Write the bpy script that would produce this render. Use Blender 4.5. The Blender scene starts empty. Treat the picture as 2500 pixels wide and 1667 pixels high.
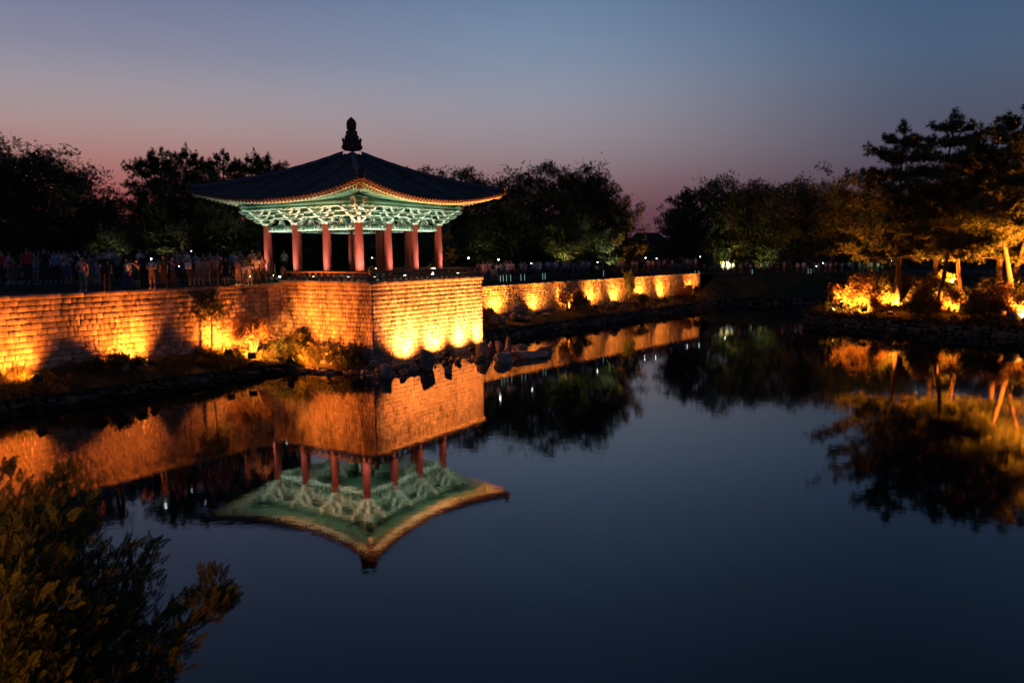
import bpy, math, random
import numpy as np
from mathutils import Vector, Matrix
random.seed(7)
rng = np.random.default_rng(7)
PI = math.pi
scene = bpy.context.scene
COL = scene.collection

def lin(c):
    c = c / 255.0
    return c / 12.92 if c <= 0.04045 else ((c + 0.055) / 1.055) ** 2.4
def srgb(r, g, b):
    return (lin(r), lin(g), lin(b), 1.0)

# ------------------------------------------------------------------ camera
CAM_Z = 6.6
cam = bpy.data.objects.new('camera', bpy.data.cameras.new('camera'))
COL.objects.link(cam)
pitch, roll = math.radians(6.433), math.radians(-0.594)
fw = Vector((0, math.cos(pitch), -math.sin(pitch)))
up0 = Vector((0, math.sin(pitch), math.cos(pitch)))
rt0 = Vector((1, 0, 0))
rt = math.cos(roll) * rt0 + math.sin(roll) * up0
up = -math.sin(roll) * rt0 + math.cos(roll) * up0
M = Matrix((rt, up, -fw)).transposed().to_4x4()
M.translation = Vector((0, 0, CAM_Z))
cam.matrix_world = M
cam.data.sensor_width = 36.0
cam.data.lens = 36.0 * 1909.2 / 2500.0
cam.data.clip_start = 0.1
cam.data.clip_end = 4000
scene.camera = cam

# ------------------------------------------------------------------ render settings
scene.view_settings.view_transform = 'Standard'
scene.view_settings.look = 'None'
scene.view_settings.exposure = 0.0
scene.view_settings.gamma = 1.0
scene.view_settings.use_curve_mapping = False
scene.render.engine = 'CYCLES'
scene.cycles.use_denoising = True
scene.cycles.max_bounces = 6
scene.cycles.diffuse_bounces = 2
scene.cycles.glossy_bounces = 3
scene.cycles.transmission_bounces = 3
scene.cycles.transparent_max_bounces = 6
scene.cycles.sample_clamp_indirect = 4.0
scene.cycles.caustics_reflective = False
scene.cycles.caustics_refractive = False

# ------------------------------------------------------------------ dusk sky
world = bpy.data.worlds.new('World')
scene.world = world
world.use_nodes = True
wn, wl = world.node_tree.nodes, world.node_tree.links
wn.clear()
w_out = wn.new('ShaderNodeOutputWorld')
w_bg = wn.new('ShaderNodeBackground')
w_tc = wn.new('ShaderNodeTexCoord')
w_sep = wn.new('ShaderNodeSeparateXYZ')
wl.new(w_tc.outputs['Generated'], w_sep.inputs[0])
def wmath(op, a, b=None, clamp=False):
    n = wn.new('ShaderNodeMath'); n.operation = op; n.use_clamp = clamp
    for i, v in enumerate((a, b)):
        if v is None: continue
        if isinstance(v, (int, float)): n.inputs[i].default_value = v
        else: wl.new(v, n.inputs[i])
    return n.outputs[0]
elev = wmath('MULTIPLY', wmath('ARCSINE', w_sep.outputs[2]), 180 / PI)       # degrees above the horizon
azim = wmath('MULTIPLY', wmath('ARCTAN2', w_sep.outputs[0], w_sep.outputs[1]), 180 / PI)
efac = wmath('POWER', wmath('DIVIDE', wmath('MAXIMUM', elev, 0.0), 90.0, True), 0.5)
def sky_ramp(stops):
    r = wn.new('ShaderNodeValToRGB')
    r.color_ramp.interpolation = 'B_SPLINE'
    els = r.color_ramp.elements
    for i, (deg, c) in enumerate(stops):
        p = math.sqrt(deg / 90.0)
        e = els[i] if i < 2 else els.new(p)
        e.position = p; e.color = srgb(*c)
    wl.new(efac, r.inputs[0])
    return r.outputs[0]
SKY_A = sky_ramp([(0, (112, 44, 52)), (90, (24, 34, 60)), (2.5, (146, 62, 70)), (4.5, (160, 84, 86)), (7, (170, 126, 121)), (10, (162, 150, 154)), (13, (134, 134, 156)), (18, (100, 112, 146)), (28, (52, 76, 112)), (50, (34, 50, 88))])
SKY_M = sky_ramp([(0, (76, 46, 66)), (90, (24, 36, 66)), (2.5, (104, 62, 80)), (4.5, (126, 88, 98)), (7, (144, 128, 134)), (10, (148, 144, 156)), (13, (127, 143, 166)), (18, (100, 126, 160)), (28, (52, 80, 118)), (50, (34, 52, 92))])
SKY_B = sky_ramp([(0, (48, 40, 58)), (90, (22, 32, 56)), (2.5, (64, 50, 66)), (4.5, (72, 62, 80)), (7, (80, 78, 98)), (10, (74, 86, 108)), (13, (73, 95, 125)), (18, (56, 81, 114)), (28, (36, 58, 88)), (50, (28, 44, 76))])
def wmix(f, a, b):
    m = wn.new('ShaderNodeMix'); m.data_type = 'RGBA'
    wl.new(f, m.inputs[0]); wl.new(a, m.inputs[6]); wl.new(b, m.inputs[7])
    return m.outputs[2]
def smooth(lo, hi):
    n = wn.new('ShaderNodeMapRange'); n.interpolation_type = 'SMOOTHSTEP'
    wl.new(azim, n.inputs[0]); n.inputs[1].default_value = lo; n.inputs[2].default_value = hi
    return n.outputs[0]
west = wmix(smooth(-110, -45), SKY_B, SKY_A)
c1 = wmix(smooth(-28, 6), west, SKY_M)
c2 = wmix(smooth(0, 30), c1, SKY_B)
w_sky = wn.new('ShaderNodeTexSky')
w_sky.sky_type = 'NISHITA'; w_sky.sun_disc = False
w_sky.sun_elevation = math.radians(-3.0); w_sky.sun_rotation = math.radians(-25)
w_add = wn.new('ShaderNodeMix'); w_add.data_type = 'RGBA'; w_add.blend_type = 'ADD'
w_add.inputs[0].default_value = 0.05
wl.new(c2, w_add.inputs[6]); wl.new(w_sky.outputs[0], w_add.inputs[7])
wl.new(w_add.outputs[2], w_bg.inputs[0])
w_bg.inputs[1].default_value = 1.0
wl.new(w_bg.outputs[0], w_out.inputs[0])

# ------------------------------------------------------------------ materials
def mat(name, base, rough=0.8, var=0.25, scale=4.0, second=None, bump=0.0, bscale=20.0, rand=None, rvar=0.3,
        spec=0.3, metal=0.0, emit=None, estr=0.0, stretch=None, trans=0.0, stain=0.0):
    """Procedural material: base colour broken up by noise, by a per-object or per-piece random tone, and a fine bump."""
    m = bpy.data.materials.new(name); m.use_nodes = True
    n, l = m.node_tree.nodes, m.node_tree.links
    p = n['Principled BSDF']
    p.inputs['Roughness'].default_value = rough
    p.inputs['Metallic'].default_value = metal
    p.inputs['Specular IOR Level'].default_value = spec
    tc = n.new('ShaderNodeTexCoord'); mp = n.new('ShaderNodeMapping')
    l.new(tc.outputs['Object'], mp.inputs[0])
    if stretch: mp.inputs['Scale'].default_value = stretch
    nz = n.new('ShaderNodeTexNoise'); nz.inputs['Scale'].default_value = scale; nz.inputs['Detail'].default_value = 6
    nz.inputs['Roughness'].default_value = 0.65
    l.new(mp.outputs[0], nz.inputs[0])
    cr = n.new('ShaderNodeValToRGB')
    cr.color_ramp.elements[0].position = 0.34; cr.color_ramp.elements[1].position = 0.66
    b = tuple(base[:3])
    s = tuple(second[:3]) if second else tuple(min(1, c * (1 + var)) for c in b)
    cr.color_ramp.elements[0].color = (*[c * (1 - var) for c in b], 1)
    cr.color_ramp.elements[1].color = (*s, 1)
    l.new(nz.outputs[0], cr.inputs[0])
    col = cr.outputs[0]
    if rand:
        if rand == 'island':
            r = n.new('ShaderNodeNewGeometry').outputs['Random Per Island']
        else:
            r = n.new('ShaderNodeObjectInfo').outputs['Random']
        mr = n.new('ShaderNodeMapRange'); l.new(r, mr.inputs[0])
        mr.inputs[3].default_value = 1 - rvar; mr.inputs[4].default_value = 1 + rvar
        mx = n.new('ShaderNodeVectorMath'); mx.operation = 'SCALE'
        l.new(col, mx.inputs[0]); l.new(mr.outputs[0], mx.inputs['Scale'])
        col = mx.outputs[0]
    if stain:
        # weathering that runs down over neighbouring stones: dark vertical streaks and patches in world space
        ge = n.new('ShaderNodeNewGeometry'); m3 = n.new('ShaderNodeMapping'); m3.inputs['Scale'].default_value = (0.9, 0.9, 0.28)
        s1 = n.new('ShaderNodeTexNoise'); s1.inputs['Scale'].default_value = 1.1; s1.inputs['Detail'].default_value = 7; s1.inputs['Roughness'].default_value = .7
        l.new(ge.outputs['Position'], m3.inputs[0]); l.new(m3.outputs[0], s1.inputs[0])
        r1 = n.new('ShaderNodeMapRange'); l.new(s1.outputs[0], r1.inputs[0])
        r1.inputs[1].default_value = .38; r1.inputs[2].default_value = .62; r1.inputs[3].default_value = 1 - stain; r1.inputs[4].default_value = 1.12
        v1 = n.new('ShaderNodeVectorMath'); v1.operation = 'SCALE'; l.new(col, v1.inputs[0]); l.new(r1.outputs[0], v1.inputs['Scale']); col = v1.outputs[0]
    l.new(col, p.inputs['Base Color'])
    if bump:
        bn = n.new('ShaderNodeTexNoise'); bn.inputs['Scale'].default_value = bscale; bn.inputs['Detail'].default_value = 5
        l.new(mp.outputs[0], bn.inputs[0])
        bp = n.new('ShaderNodeBump'); bp.inputs['Strength'].default_value = bump; bp.inputs['Distance'].default_value = 0.03
        l.new(bn.outputs[0], bp.inputs['Height']); l.new(bp.outputs[0], p.inputs['Normal'])
    if emit:
        p.inputs['Emission Color'].default_value = (*emit[:3], 1); p.inputs['Emission Strength'].default_value = estr
    if trans:
        tr = n.new('ShaderNodeBsdfTranslucent'); l.new(col, tr.inputs[0])
        ms = n.new('ShaderNodeMixShader'); ms.inputs[0].default_value = trans
        o = n['Material Output']
        l.new(p.outputs[0], ms.inputs[1]); l.new(tr.outputs[0], ms.inputs[2]); l.new(ms.outputs[0], o.inputs[0])
    return m

MT = {}
STN = (0.36, 0.29, 0.235)
MT['brick'] = mat('granite_block', STN, 0.85, 0.35, 5, bump=0.35, bscale=18, rand='object', rvar=0.38, stain=.62)
MT['brick_i'] = mat('granite_block_joined', STN, 0.85, 0.35, 5, bump=0.35, bscale=18, rand='island', rvar=0.38, stain=.62)
MT['mortar'] = mat('wall_core_mortar', (0.07, 0.055, 0.045), 0.95, 0.4, 6)
MT['coping'] = mat('coping_granite', (0.34, 0.27, 0.21), 0.85, 0.4, 3, bump=0.4, rand='object', rvar=0.2, stain=.5)
MT['rock'] = mat('rock', (0.27, 0.205, 0.16), 0.8, 0.5, 3, bump=0.8, bscale=9, rand='object', rvar=0.35)
MT['kerb'] = mat('kerb_stone', (0.15, 0.12, 0.09), 0.85, 0.6, 4, bump=0.8, bscale=10, rand='object', rvar=0.45)
MT['kerb_i'] = mat('kerb_stone_joined', (0.12, 0.1, 0.08), 0.85, 0.6, 4, bump=0.8, bscale=10, rand='island', rvar=0.45)
MT['soil'] = mat('soil', (0.055, 0.045, 0.022), 0.95, 0.5, 2.5, second=(0.07, 0.075, 0.03), bump=0.8, bscale=8)
MT['turf'] = mat('turf', (0.03, 0.04, 0.012), 0.95, 0.5, 1.2, second=(0.045, 0.055, 0.02), bump=0.8, bscale=12)
MT['path'] = mat('gravel_path', (0.11, 0.1, 0.085), 0.9, 0.3, 6, bump=0.4)
MT['grass'] = mat('grass_blades', (0.07, 0.085, 0.022), 0.8, 0.4, 0.8, second=(0.15, 0.13, 0.045), rand='island', rvar=0.5, trans=0.25)
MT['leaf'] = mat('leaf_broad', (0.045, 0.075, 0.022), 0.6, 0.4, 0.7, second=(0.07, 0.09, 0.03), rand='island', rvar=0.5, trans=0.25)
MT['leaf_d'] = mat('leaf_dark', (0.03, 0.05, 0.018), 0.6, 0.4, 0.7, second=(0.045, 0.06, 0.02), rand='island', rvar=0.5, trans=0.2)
MT['leaf_i'] = mat('leaf_shrub', (0.09, 0.1, 0.03), 0.55, 0.4, 0.9, second=(0.12, 0.12, 0.035), rand='island', rvar=0.5, trans=0.3)
MT['leaf_r'] = mat('leaf_maple', (0.2, 0.1, 0.05), 0.6, 0.4, 0.9, second=(0.26, 0.15, 0.06), rand='island', rvar=0.5, trans=0.3)
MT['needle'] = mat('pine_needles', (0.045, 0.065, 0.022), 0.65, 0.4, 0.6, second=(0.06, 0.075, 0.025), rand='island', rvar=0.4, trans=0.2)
MT['cypress'] = mat('cypress_spray', (0.05, 0.085, 0.02), 0.6, 0.45, 1.4, second=(0.1, 0.14, 0.03), rand='island', rvar=0.4, trans=0.25)
MT['bark'] = mat('bark', (0.09, 0.065, 0.05), 0.9, 0.4, 4, bump=0.8, bscale=12, stretch=(3, 3, 0.6))
MT['needle_i'] = mat('island_pine_needles', (0.085, 0.1, 0.03), 0.65, 0.4, 0.6, second=(0.12, 0.115, 0.035), rand='island', rvar=0.5, trans=0.3)  # lighter copy of the pine needles, lamplight put into the colour
MT['bark_p'] = mat('pine_bark', (0.12, 0.065, 0.045), 0.9, 0.4, 4, bump=0.8, bscale=12, stretch=(3, 3, 0.6))
MT['red'] = mat('red_painted_wood', (0.25, 0.038, 0.025), 0.6, 0.22, 3, bump=0.15, bscale=12, stretch=(6, 6, 0.35))
MT['green'] = mat('green_painted_wood', (0.045, 0.15, 0.10), 0.65, 0.3, 7, bump=0.1)
MT['green2'] = mat('jade_painted_wood', (0.09, 0.26, 0.18), 0.65, 0.25, 7, bump=0.1)
MT['mint'] = mat('pale_mint_paint', (0.6, 0.78, 0.64), 0.65, 0.15, 8)
MT['cream'] = mat('cream_paint', (0.48, 0.56, 0.42), 0.7, 0.2, 8)
MT['brownred'] = mat('dark_red_painted_wood', (0.1, 0.03, 0.02), 0.7, 0.3, 5)
MT['pinkw'] = mat('pale_rose_paint', (0.7, 0.45, 0.36), 0.7, 0.15, 8)
MT['rail'] = mat('railing_wood', (0.26, 0.15, 0.085), 0.7, 0.3, 5, bump=0.2, stretch=(1, 1, 4))
MT['tile'] = mat('roof_tile_clay', (0.095, 0.09, 0.085), 0.85, 0.35, 3, bump=0.5, bscale=9, rand='object', rvar=0.3, spec=.12)
MT['tile_s'] = mat('roof_tile_bed', (0.014, 0.014, 0.014), 0.85, 0.3, 3)
MT['tile_e'] = mat('eave_end_tile', (0.11, 0.075, 0.05), 0.75, 0.4, 9, bump=0.4)
MT['ridge'] = mat('ridge_plaster_tile', (0.09, 0.095, 0.12), 0.8, 0.3, 5, bump=0.5, bscale=10)
MT['finial'] = mat('fired_clay_finial', (0.1, 0.055, 0.04), 0.7, 0.35, 5, bump=0.3)
MT['deck'] = mat('deck_stone', (0.3, 0.27, 0.22), 0.8, 0.25, 2, bump=0.2)
MT['metal'] = mat('dark_metal', (0.035, 0.04, 0.04), 0.5, 0.2, 5, metal=0.3)
MT['metal_g'] = mat('worn_grey_metal', (0.16, 0.15, 0.13), 0.5, 0.3, 8, metal=0.4)
MT['rope'] = mat('pale_rope', (0.4, 0.37, 0.3), 0.9, 0.2, 20)
MT['glass_o'] = mat('sodium_lamp_glass', (0.9, 0.6, 0.2), 0.3, 0.05, 3, emit=(1, 0.55, 0.14), estr=14)
MT['glass_w'] = mat('white_lamp_glass', (0.9, 0.9, 0.8), 0.3, 0.05, 3, emit=(1, 0.92, 0.75), estr=14)
MT['glass_d'] = mat('dim_lamp_glass', (0.9, 0.9, 0.8), 0.3, 0.05, 3, emit=(1, 0.92, 0.75), estr=1.2)
MT['flash'] = mat('phone_light', (0.9, 0.9, 0.9), 0.3, 0.05, 3, emit=(0.85, 1, 0.95), estr=22)
MT['screen'] = mat('phone_screen', (0.3, 0.35, 0.4), 0.3, 0.05, 3, emit=(0.6, 0.75, 1.0), estr=5)
MT['post_lit'] = mat('lit_leg_glow', (0.5, 0.9, 0.7), 0.5, 0.05, 3, emit=(0.45, 1.0, 0.75), estr=0.45)  # emissive strip stands in for ground light on the fence post legs
MT['hill'] = mat('hazy_wooded_hill', (0.12, 0.17, 0.26), 1.0, 0.3, 0.02)  # blue haze of distance put into the hill's base colour

# ------------------------------------------------------------------ mesh helpers
class MB:
    """Collects quads and triangles in numpy arrays, then links them as ONE mesh object."""
    def __init__(self): self.v = []; self.q = []; self.t = []; self.qm = []; self.tm = []; self.n = 0
    def add(self, v, q=None, t=None, m=0):
        v = np.asarray(v, float).reshape(-1, 3)
        if q is not None and len(q):
            q = np.asarray(q, int); self.q.append(q + self.n); self.qm.append(np.full(len(q), m))
        if t is not None and len(t):
            t = np.asarray(t, int); self.t.append(t + self.n); self.tm.append(np.full(len(t), m))
        self.v.append(v); self.n += len(v)
        return self
    def xf(self, R=None, T=None):
        for i, v in enumerate(self.v):
            if R is not None: v = v @ np.asarray(R).T
            if T is not None: v = v + np.asarray(T)
            self.v[i] = v
        return self
    def merge(self, o, R=None, T=None):
        for v in o.v: pass
        if not o.v: return self
        v = np.concatenate(o.v)
        if R is not None: v = v @ np.asarray(R).T
        if T is not None: v = v + np.asarray(T)
        base = self.n
        self.v.append(v); self.n += len(v)
        for q, m in zip(o.q, o.qm): self.q.append(q + base); self.qm.append(m)
        for t, m in zip(o.t, o.tm): self.t.append(t + base); self.tm.append(m)
        return self
    def mesh(self, name, mats, smooth=False):
        me = bpy.data.meshes.new(name)
        V = np.concatenate(self.v) if self.v else np.zeros((0, 3))
        Q = np.concatenate(self.q) if self.q else np.zeros((0, 4), int)
        T = np.concatenate(self.t) if self.t else np.zeros((0, 3), int)
        mi = np.concatenate(self.qm + self.tm) if (self.qm or self.tm) else np.zeros(0, int)
        nl = len(Q) * 4 + len(T) * 3
        me.vertices.add(len(V)); me.vertices.foreach_set('co', V.astype(np.float32).ravel())
        me.loops.add(nl); me.loops.foreach_set('vertex_index', np.concatenate([Q.ravel(), T.ravel()]).astype(np.int32))
        me.polygons.add(len(Q) + len(T))
        st = np.concatenate([np.arange(len(Q)) * 4, len(Q) * 4 + np.arange(len(T)) * 3]).astype(np.int32)
        me.polygons.foreach_set('loop_start', st)
        me.polygons.foreach_set('material_index', mi.astype(np.int32))
        if smooth: me.polygons.foreach_set('use_smooth', np.ones(len(Q) + len(T), bool))
        me.update(calc_edges=True)
        for m in (mats if isinstance(mats, (list, tuple)) else [mats]): me.materials.append(m)
        return me
    def build(self, name, mats, parent=None, smooth=False, loc=None, rz=0):
        return obj(name, self.mesh(name, mats, smooth), parent, loc, rz)

def obj(name, me, parent=None, loc=None, rz=0, rot=None, scale=None):
    o = bpy.data.objects.new(name, me)
    COL.objects.link(o)
    if parent is not None: o.parent = parent
    if loc is not None: o.location = loc
    if rot is not None: o.rotation_euler = rot
    elif rz: o.rotation_euler = (0, 0, rz)
    if scale is not None: o.scale = scale
    return o
def tag(o, label, cat, group=None, kind=None):
    if label: o['label'] = label
    if cat: o['category'] = cat
    if group: o['group'] = group
    if kind: o['kind'] = kind
    return o
def thing(name, label, cat, loc=(0, 0, 0), rz=0, group=None):
    return tag(obj(name, None, None, loc, rz), label, cat, group)
def struct(name, mb, m, smooth=False):
    o = mb.build(name, m, smooth=smooth); o['kind'] = 'structure'; return o

BOXQ = [(0, 1, 2, 3), (7, 6, 5, 4), (0, 4, 5, 1), (1, 5, 6, 2), (2, 6, 7, 3), (3, 7, 4, 0)]
def box(mb, c, h, ax=None, m=0, taper=1.0):
    """Box of centre c and half sizes h on axes ax; taper scales the top face in x and y."""
    s = np.array([(-1, -1, -1), (-1, 1, -1), (1, 1, -1), (1, -1, -1), (-1, -1, 1), (-1, 1, 1), (1, 1, 1), (1, -1, 1)], float)
    v = s * np.array(h)
    v[4:, :2] *= taper
    if ax is not None: v = v @ np.array(ax)
    mb.add(v + np.array(c), BOXQ, m=m)
def chamf(mb, c, h, ch=0.02, m=0, ax=None):
    """Stone block: box with all vertical and horizontal edges of its outward (-y) face chamfered."""
    x, y, z = h
    i = min(ch, x * .4, z * .4)
    v = [(-x, y, -z), (x, y, -z), (x, y, z), (-x, y, z), (-x, -y + i, -z), (x, -y + i, -z), (x, -y + i, z), (-x, -y + i, z),
         (-x + i, -y, -z + i), (x - i, -y, -z + i), (x - i, -y, z - i), (-x + i, -y, z - i)]
    q = [(0, 4, 5, 1)[::-1], (1, 5, 6, 2)[::-1], (2, 6, 7, 3)[::-1], (3, 7, 4, 0)[::-1],
         (4, 5, 9, 8), (5, 6, 10, 9), (6, 7, 11, 10), (7, 4, 8, 11), (8, 9, 10, 11), (0, 1, 2, 3)]
    v = np.array(v, float)
    if ax is not None: v = v @ np.array(ax)
    mb.add(v + np.array(c), q, m=m)
def frame(d):
    d = np.asarray(d, float); d = d / (np.linalg.norm(d) + 1e-9)
    a = np.array([0, 0, 1.0]) if abs(d[2]) < 0.9 else np.array([1.0, 0, 0])
    x = np.cross(a, d); x /= np.linalg.norm(x); y = np.cross(d, x)
    return x, y, d
def tube(mb, pts, rad, n=6, m=0, caps=True):
    pts = np.asarray(pts, float); k = len(pts)
    rad = np.full(k, rad) if np.isscalar(rad) else np.asarray(rad, float)
    ang = np.arange(n) * 2 * PI / n
    V = []
    x = None
    for i in range(k):
        d = pts[min(i + 1, k - 1)] - pts[max(i - 1, 0)]
        d = d / (np.linalg.norm(d) + 1e-9)
        if x is None: x, y, _ = frame(d)
        else:
            x = x - d * (x @ d); x /= (np.linalg.norm(x) + 1e-9); y = np.cross(d, x)
        V.append(pts[i] + rad[i] * (np.cos(ang)[:, None] * x + np.sin(ang)[:, None] * y))
    V = np.concatenate(V); Q = []
    for i in range(k - 1):
        for j in range(n):
            a, b = i * n + j, i * n + (j + 1) % n
            Q.append((a, b, b + n, a + n))
    T = []
    if caps:
        V = np.concatenate([V, pts[:1], pts[-1:]])
        for j in range(n):
            T.append((k * n, (j + 1) % n, j)); T.append((k * n + 1, (k - 1) * n + j, (k - 1) * n + (j + 1) % n))
    mb.add(V, Q, T, m)
def lathe(mb, prof, n=16, m=0, c=(0, 0, 0)):
    """prof: list of (radius, z) from bottom to top."""
    ang = np.arange(n) * 2 * PI / n
    V = np.array([(r * math.cos(a), r * math.sin(a), z) for r, z in prof for a in ang]) + np.array(c)
    Q = [(i * n + j, i * n + (j + 1) % n, (i + 1) * n + (j + 1) % n, (i + 1) * n + j) for i in range(len(prof) - 1) for j in range(n)]
    mb.add(V, Q, m=m)
def prism(mb, poly, y0, y1, m=0, ax=None, c=(0, 0, 0)):
    """Extrude a convex-ish outline (x, z) from y0 to y1 (triangle fan from the centroid)."""
    k = len(poly); cx, cz = np.mean(np.array(poly), axis=0)
    V = [(x, y0, z) for x, z in poly] + [(x, y1, z) for x, z in poly] + [(cx, y0, cz), (cx, y1, cz)]
    V = np.array(V, float)
    if ax is not None: V = V @ np.array(ax)
    Q = [(i, (i + 1) % k, k + (i + 1) % k, k + i) for i in range(k)]
    T = [(2 * k, (i + 1) % k, i) for i in range(k)] + [(2 * k + 1, k + i, k + (i + 1) % k) for i in range(k)]
    mb.add(V + np.array(c), Q, T, m)
def rock_mb(sx, sy, sz, seed, boxy=0.5, rough=0.16, sub=2):
    """A boulder: an icosphere pushed towards a box and broken by facets and noise; its base sits at z = 0."""
    import bmesh
    bm = bmesh.new(); bmesh.ops.create_icosphere(bm, subdivisions=sub + 1, radius=1)
    r = np.random.default_rng(seed)
    pl = r.normal(size=(15, 3)); pl /= np.linalg.norm(pl, axis=1)[:, None]; dist = r.uniform(0.66, 0.95, 15)
    off = r.uniform(-50, 50, 3)
    from mathutils import noise
    V = np.array([v.co[:] for v in bm.verts])
    e = 2 + 5 * boxy
    V = V / (np.sum(np.abs(V) ** e, axis=1) ** (1 / e))[:, None]
    for p, d in zip(pl, dist):
        k = V @ p - d; V = V - np.maximum(k, 0)[:, None] * p * 0.97
    nz = np.array([noise.noise(Vector(v * 1.7 + off)) * rough + noise.noise(Vector(v * 4.5 + off)) * rough * .45 for v in V])
    V = V * (1 + nz)[:, None]
    V[:, 2] -= V[:, 2].min() * 0.72
    V = V * np.array([sx, sy, sz]) / np.array([2, 2, 1.72])
    T = [[v.index for v in f.verts] for f in bm.faces]
    bm.free()
    mb = MB(); mb.add(V, t=T); return mb
def rotz(a):
    c, s = math.cos(a), math.sin(a)
    return np.array([[c, -s, 0], [s, c, 0], [0, 0, 1]])

def spot(parent, loc, target, energy, color, size=60, blend=0.6, radius=0.08, name='lamp_light'):
    ld = bpy.data.lights.new(name, 'SPOT')
    ld.energy = energy; ld.color = color; ld.spot_size = math.radians(size); ld.spot_blend = blend
    ld.shadow_soft_size = radius
    o = bpy.data.objects.new(name, ld); COL.objects.link(o)
    d = Vector(target) - Vector(loc)
    q = d.to_track_quat('-Z', 'Y')
    o.matrix_world = Matrix.Translation(Vector(loc)) @ q.to_matrix().to_4x4()
    if parent is not None:
        o.parent = parent
        o.matrix_parent_inverse = (Matrix.Translation(parent.location) @ parent.rotation_euler.to_matrix().to_4x4()).inverted()
    return o
# ------------------------------------------------------------------ layout (metres; water surface z = 0, camera stands over the origin)
AZ = math.radians(58.562)
dR = np.array([math.cos(AZ), math.sin(AZ)]); dL = np.array([-dR[1], dR[0]])
T_ = np.array([-7.93, 44.52]); TR = T_ + dR * 11.26; TL = T_ + dL * 7.43
TRB = TR + dL * 13.0; TLB = TL + dR * 11.26 + dL * 0
PC = np.array([-10.458, 52.915])                    # centre of the pavilion
DECK = 5.10
LW = np.array([math.cos(math.radians(56.54)), math.sin(math.radians(56.54))])    # direction of the left wall
LN = np.array([LW[1], -LW[0]])
LW0 = TL - LW * 34.0
FA = np.array([-2.41, 64.3]); FD = np.array([0.6137, 0.7895]); FN = np.array([FD[1], -FD[0]])
F0 = FA - FD * 12.0; F1 = FA + FD * 42.2

def noise2(x, y, s=1.0, amp=1.0):
    return amp * (math.sin(x * 1.7 * s + 1.3) * math.cos(y * 1.3 * s - 0.6) + 0.5 * math.sin(x * 3.9 * s + y * 2.7 * s))
def strip(A, B, za, zb, nu=60, nv=8, amp=0.05, prof=None):
    """Ground between polyline A and polyline B (same number of points)."""
    A = np.array(A, float); B = np.array(B, float); k = len(A) - 1
    mb = MB(); V = []
    for i in range(nu + 1):
        s = i / nu * k; j = min(int(s), k - 1); f = s - j
        a = A[j] * (1 - f) + A[j + 1] * f; b = B[j] * (1 - f) + B[j + 1] * f
        z0 = za[j] * (1 - f) + za[j + 1] * f; z1 = zb[j] * (1 - f) + zb[j + 1] * f
        for jv in range(nv + 1):
            t = jv / nv; p = a * (1 - t) + b * t
            w = prof(t) if prof else t
            z = z0 * (1 - w) + z1 * w + amp * noise2(p[0], p[1]) * math.sin(PI * t)
            V.append((p[0], p[1], z))
    Q = [(i * (nv + 1) + j, i * (nv + 1) + j + 1, (i + 1) * (nv + 1) + j + 1, (i + 1) * (nv + 1) + j) for i in range(nu) for j in range(nv)]
    mb.add(V, Q); return mb

# water: one large sheet with fine ripples
def water_material():
    m = bpy.data.materials.new('pond_water'); m.use_nodes = True
    n, l = m.node_tree.nodes, m.node_tree.links
    p = n['Principled BSDF']
    p.inputs['Base Color'].default_value = (0.0035, 0.006, 0.007, 1)
    p.inputs['Roughness'].default_value = 0.034
    p.inputs['IOR'].default_value = 1.62
    p.inputs['Specular IOR Level'].default_value = 0.5
    tc = n.new('ShaderNodeTexCoord'); mp = n.new('ShaderNodeMapping'); mp.inputs['Scale'].default_value = (1.0, 1.0, 1.0)
    l.new(tc.outputs['Object'], mp.inputs[0])
    a = n.new('ShaderNodeTexNoise'); a.inputs['Scale'].default_value = 2.2; a.inputs['Detail'].default_value = 3
    b = n.new('ShaderNodeTexNoise'); b.inputs['Scale'].default_value = 9.0; b.inputs['Detail'].default_value = 2
    l.new(mp.outputs[0], a.inputs[0]); l.new(mp.outputs[0], b.inputs[0])
    # ripples are stronger where the breeze reaches the open water and nearly absent beside the walls
    g = n.new('ShaderNodeTexNoise'); g.inputs['Scale'].default_value = 0.06; l.new(mp.outputs[0], g.inputs[0])
    ad = n.new('ShaderNodeMath'); ad.operation = 'MULTIPLY_ADD'; ad.inputs[1].default_value = 0.25
    l.new(b.outputs[0], ad.inputs[0]); l.new(a.outputs[0], ad.inputs[2])
    bp = n.new('ShaderNodeBump'); bp.inputs['Strength'].default_value = 0.014; bp.inputs['Distance'].default_value = 0.1
    l.new(ad.outputs[0], bp.inputs['Height']); l.new(bp.outputs[0], p.inputs['Normal'])
    return m
w = MB(); w.add([(-400, -60, 0), (400, -60, 0), (400, 500, 0), (-400, 500, 0)], [(0, 1, 2, 3)])
struct('water', w, water_material())
w = MB(); w.add([(-2500, -300, -2.5), (2500, -300, -2.5), (2500, 3500, -2.5), (-2500, 3500, -2.5)], [(0, 1, 2, 3)])
struct('pond_bed', w, MT['soil'])

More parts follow.
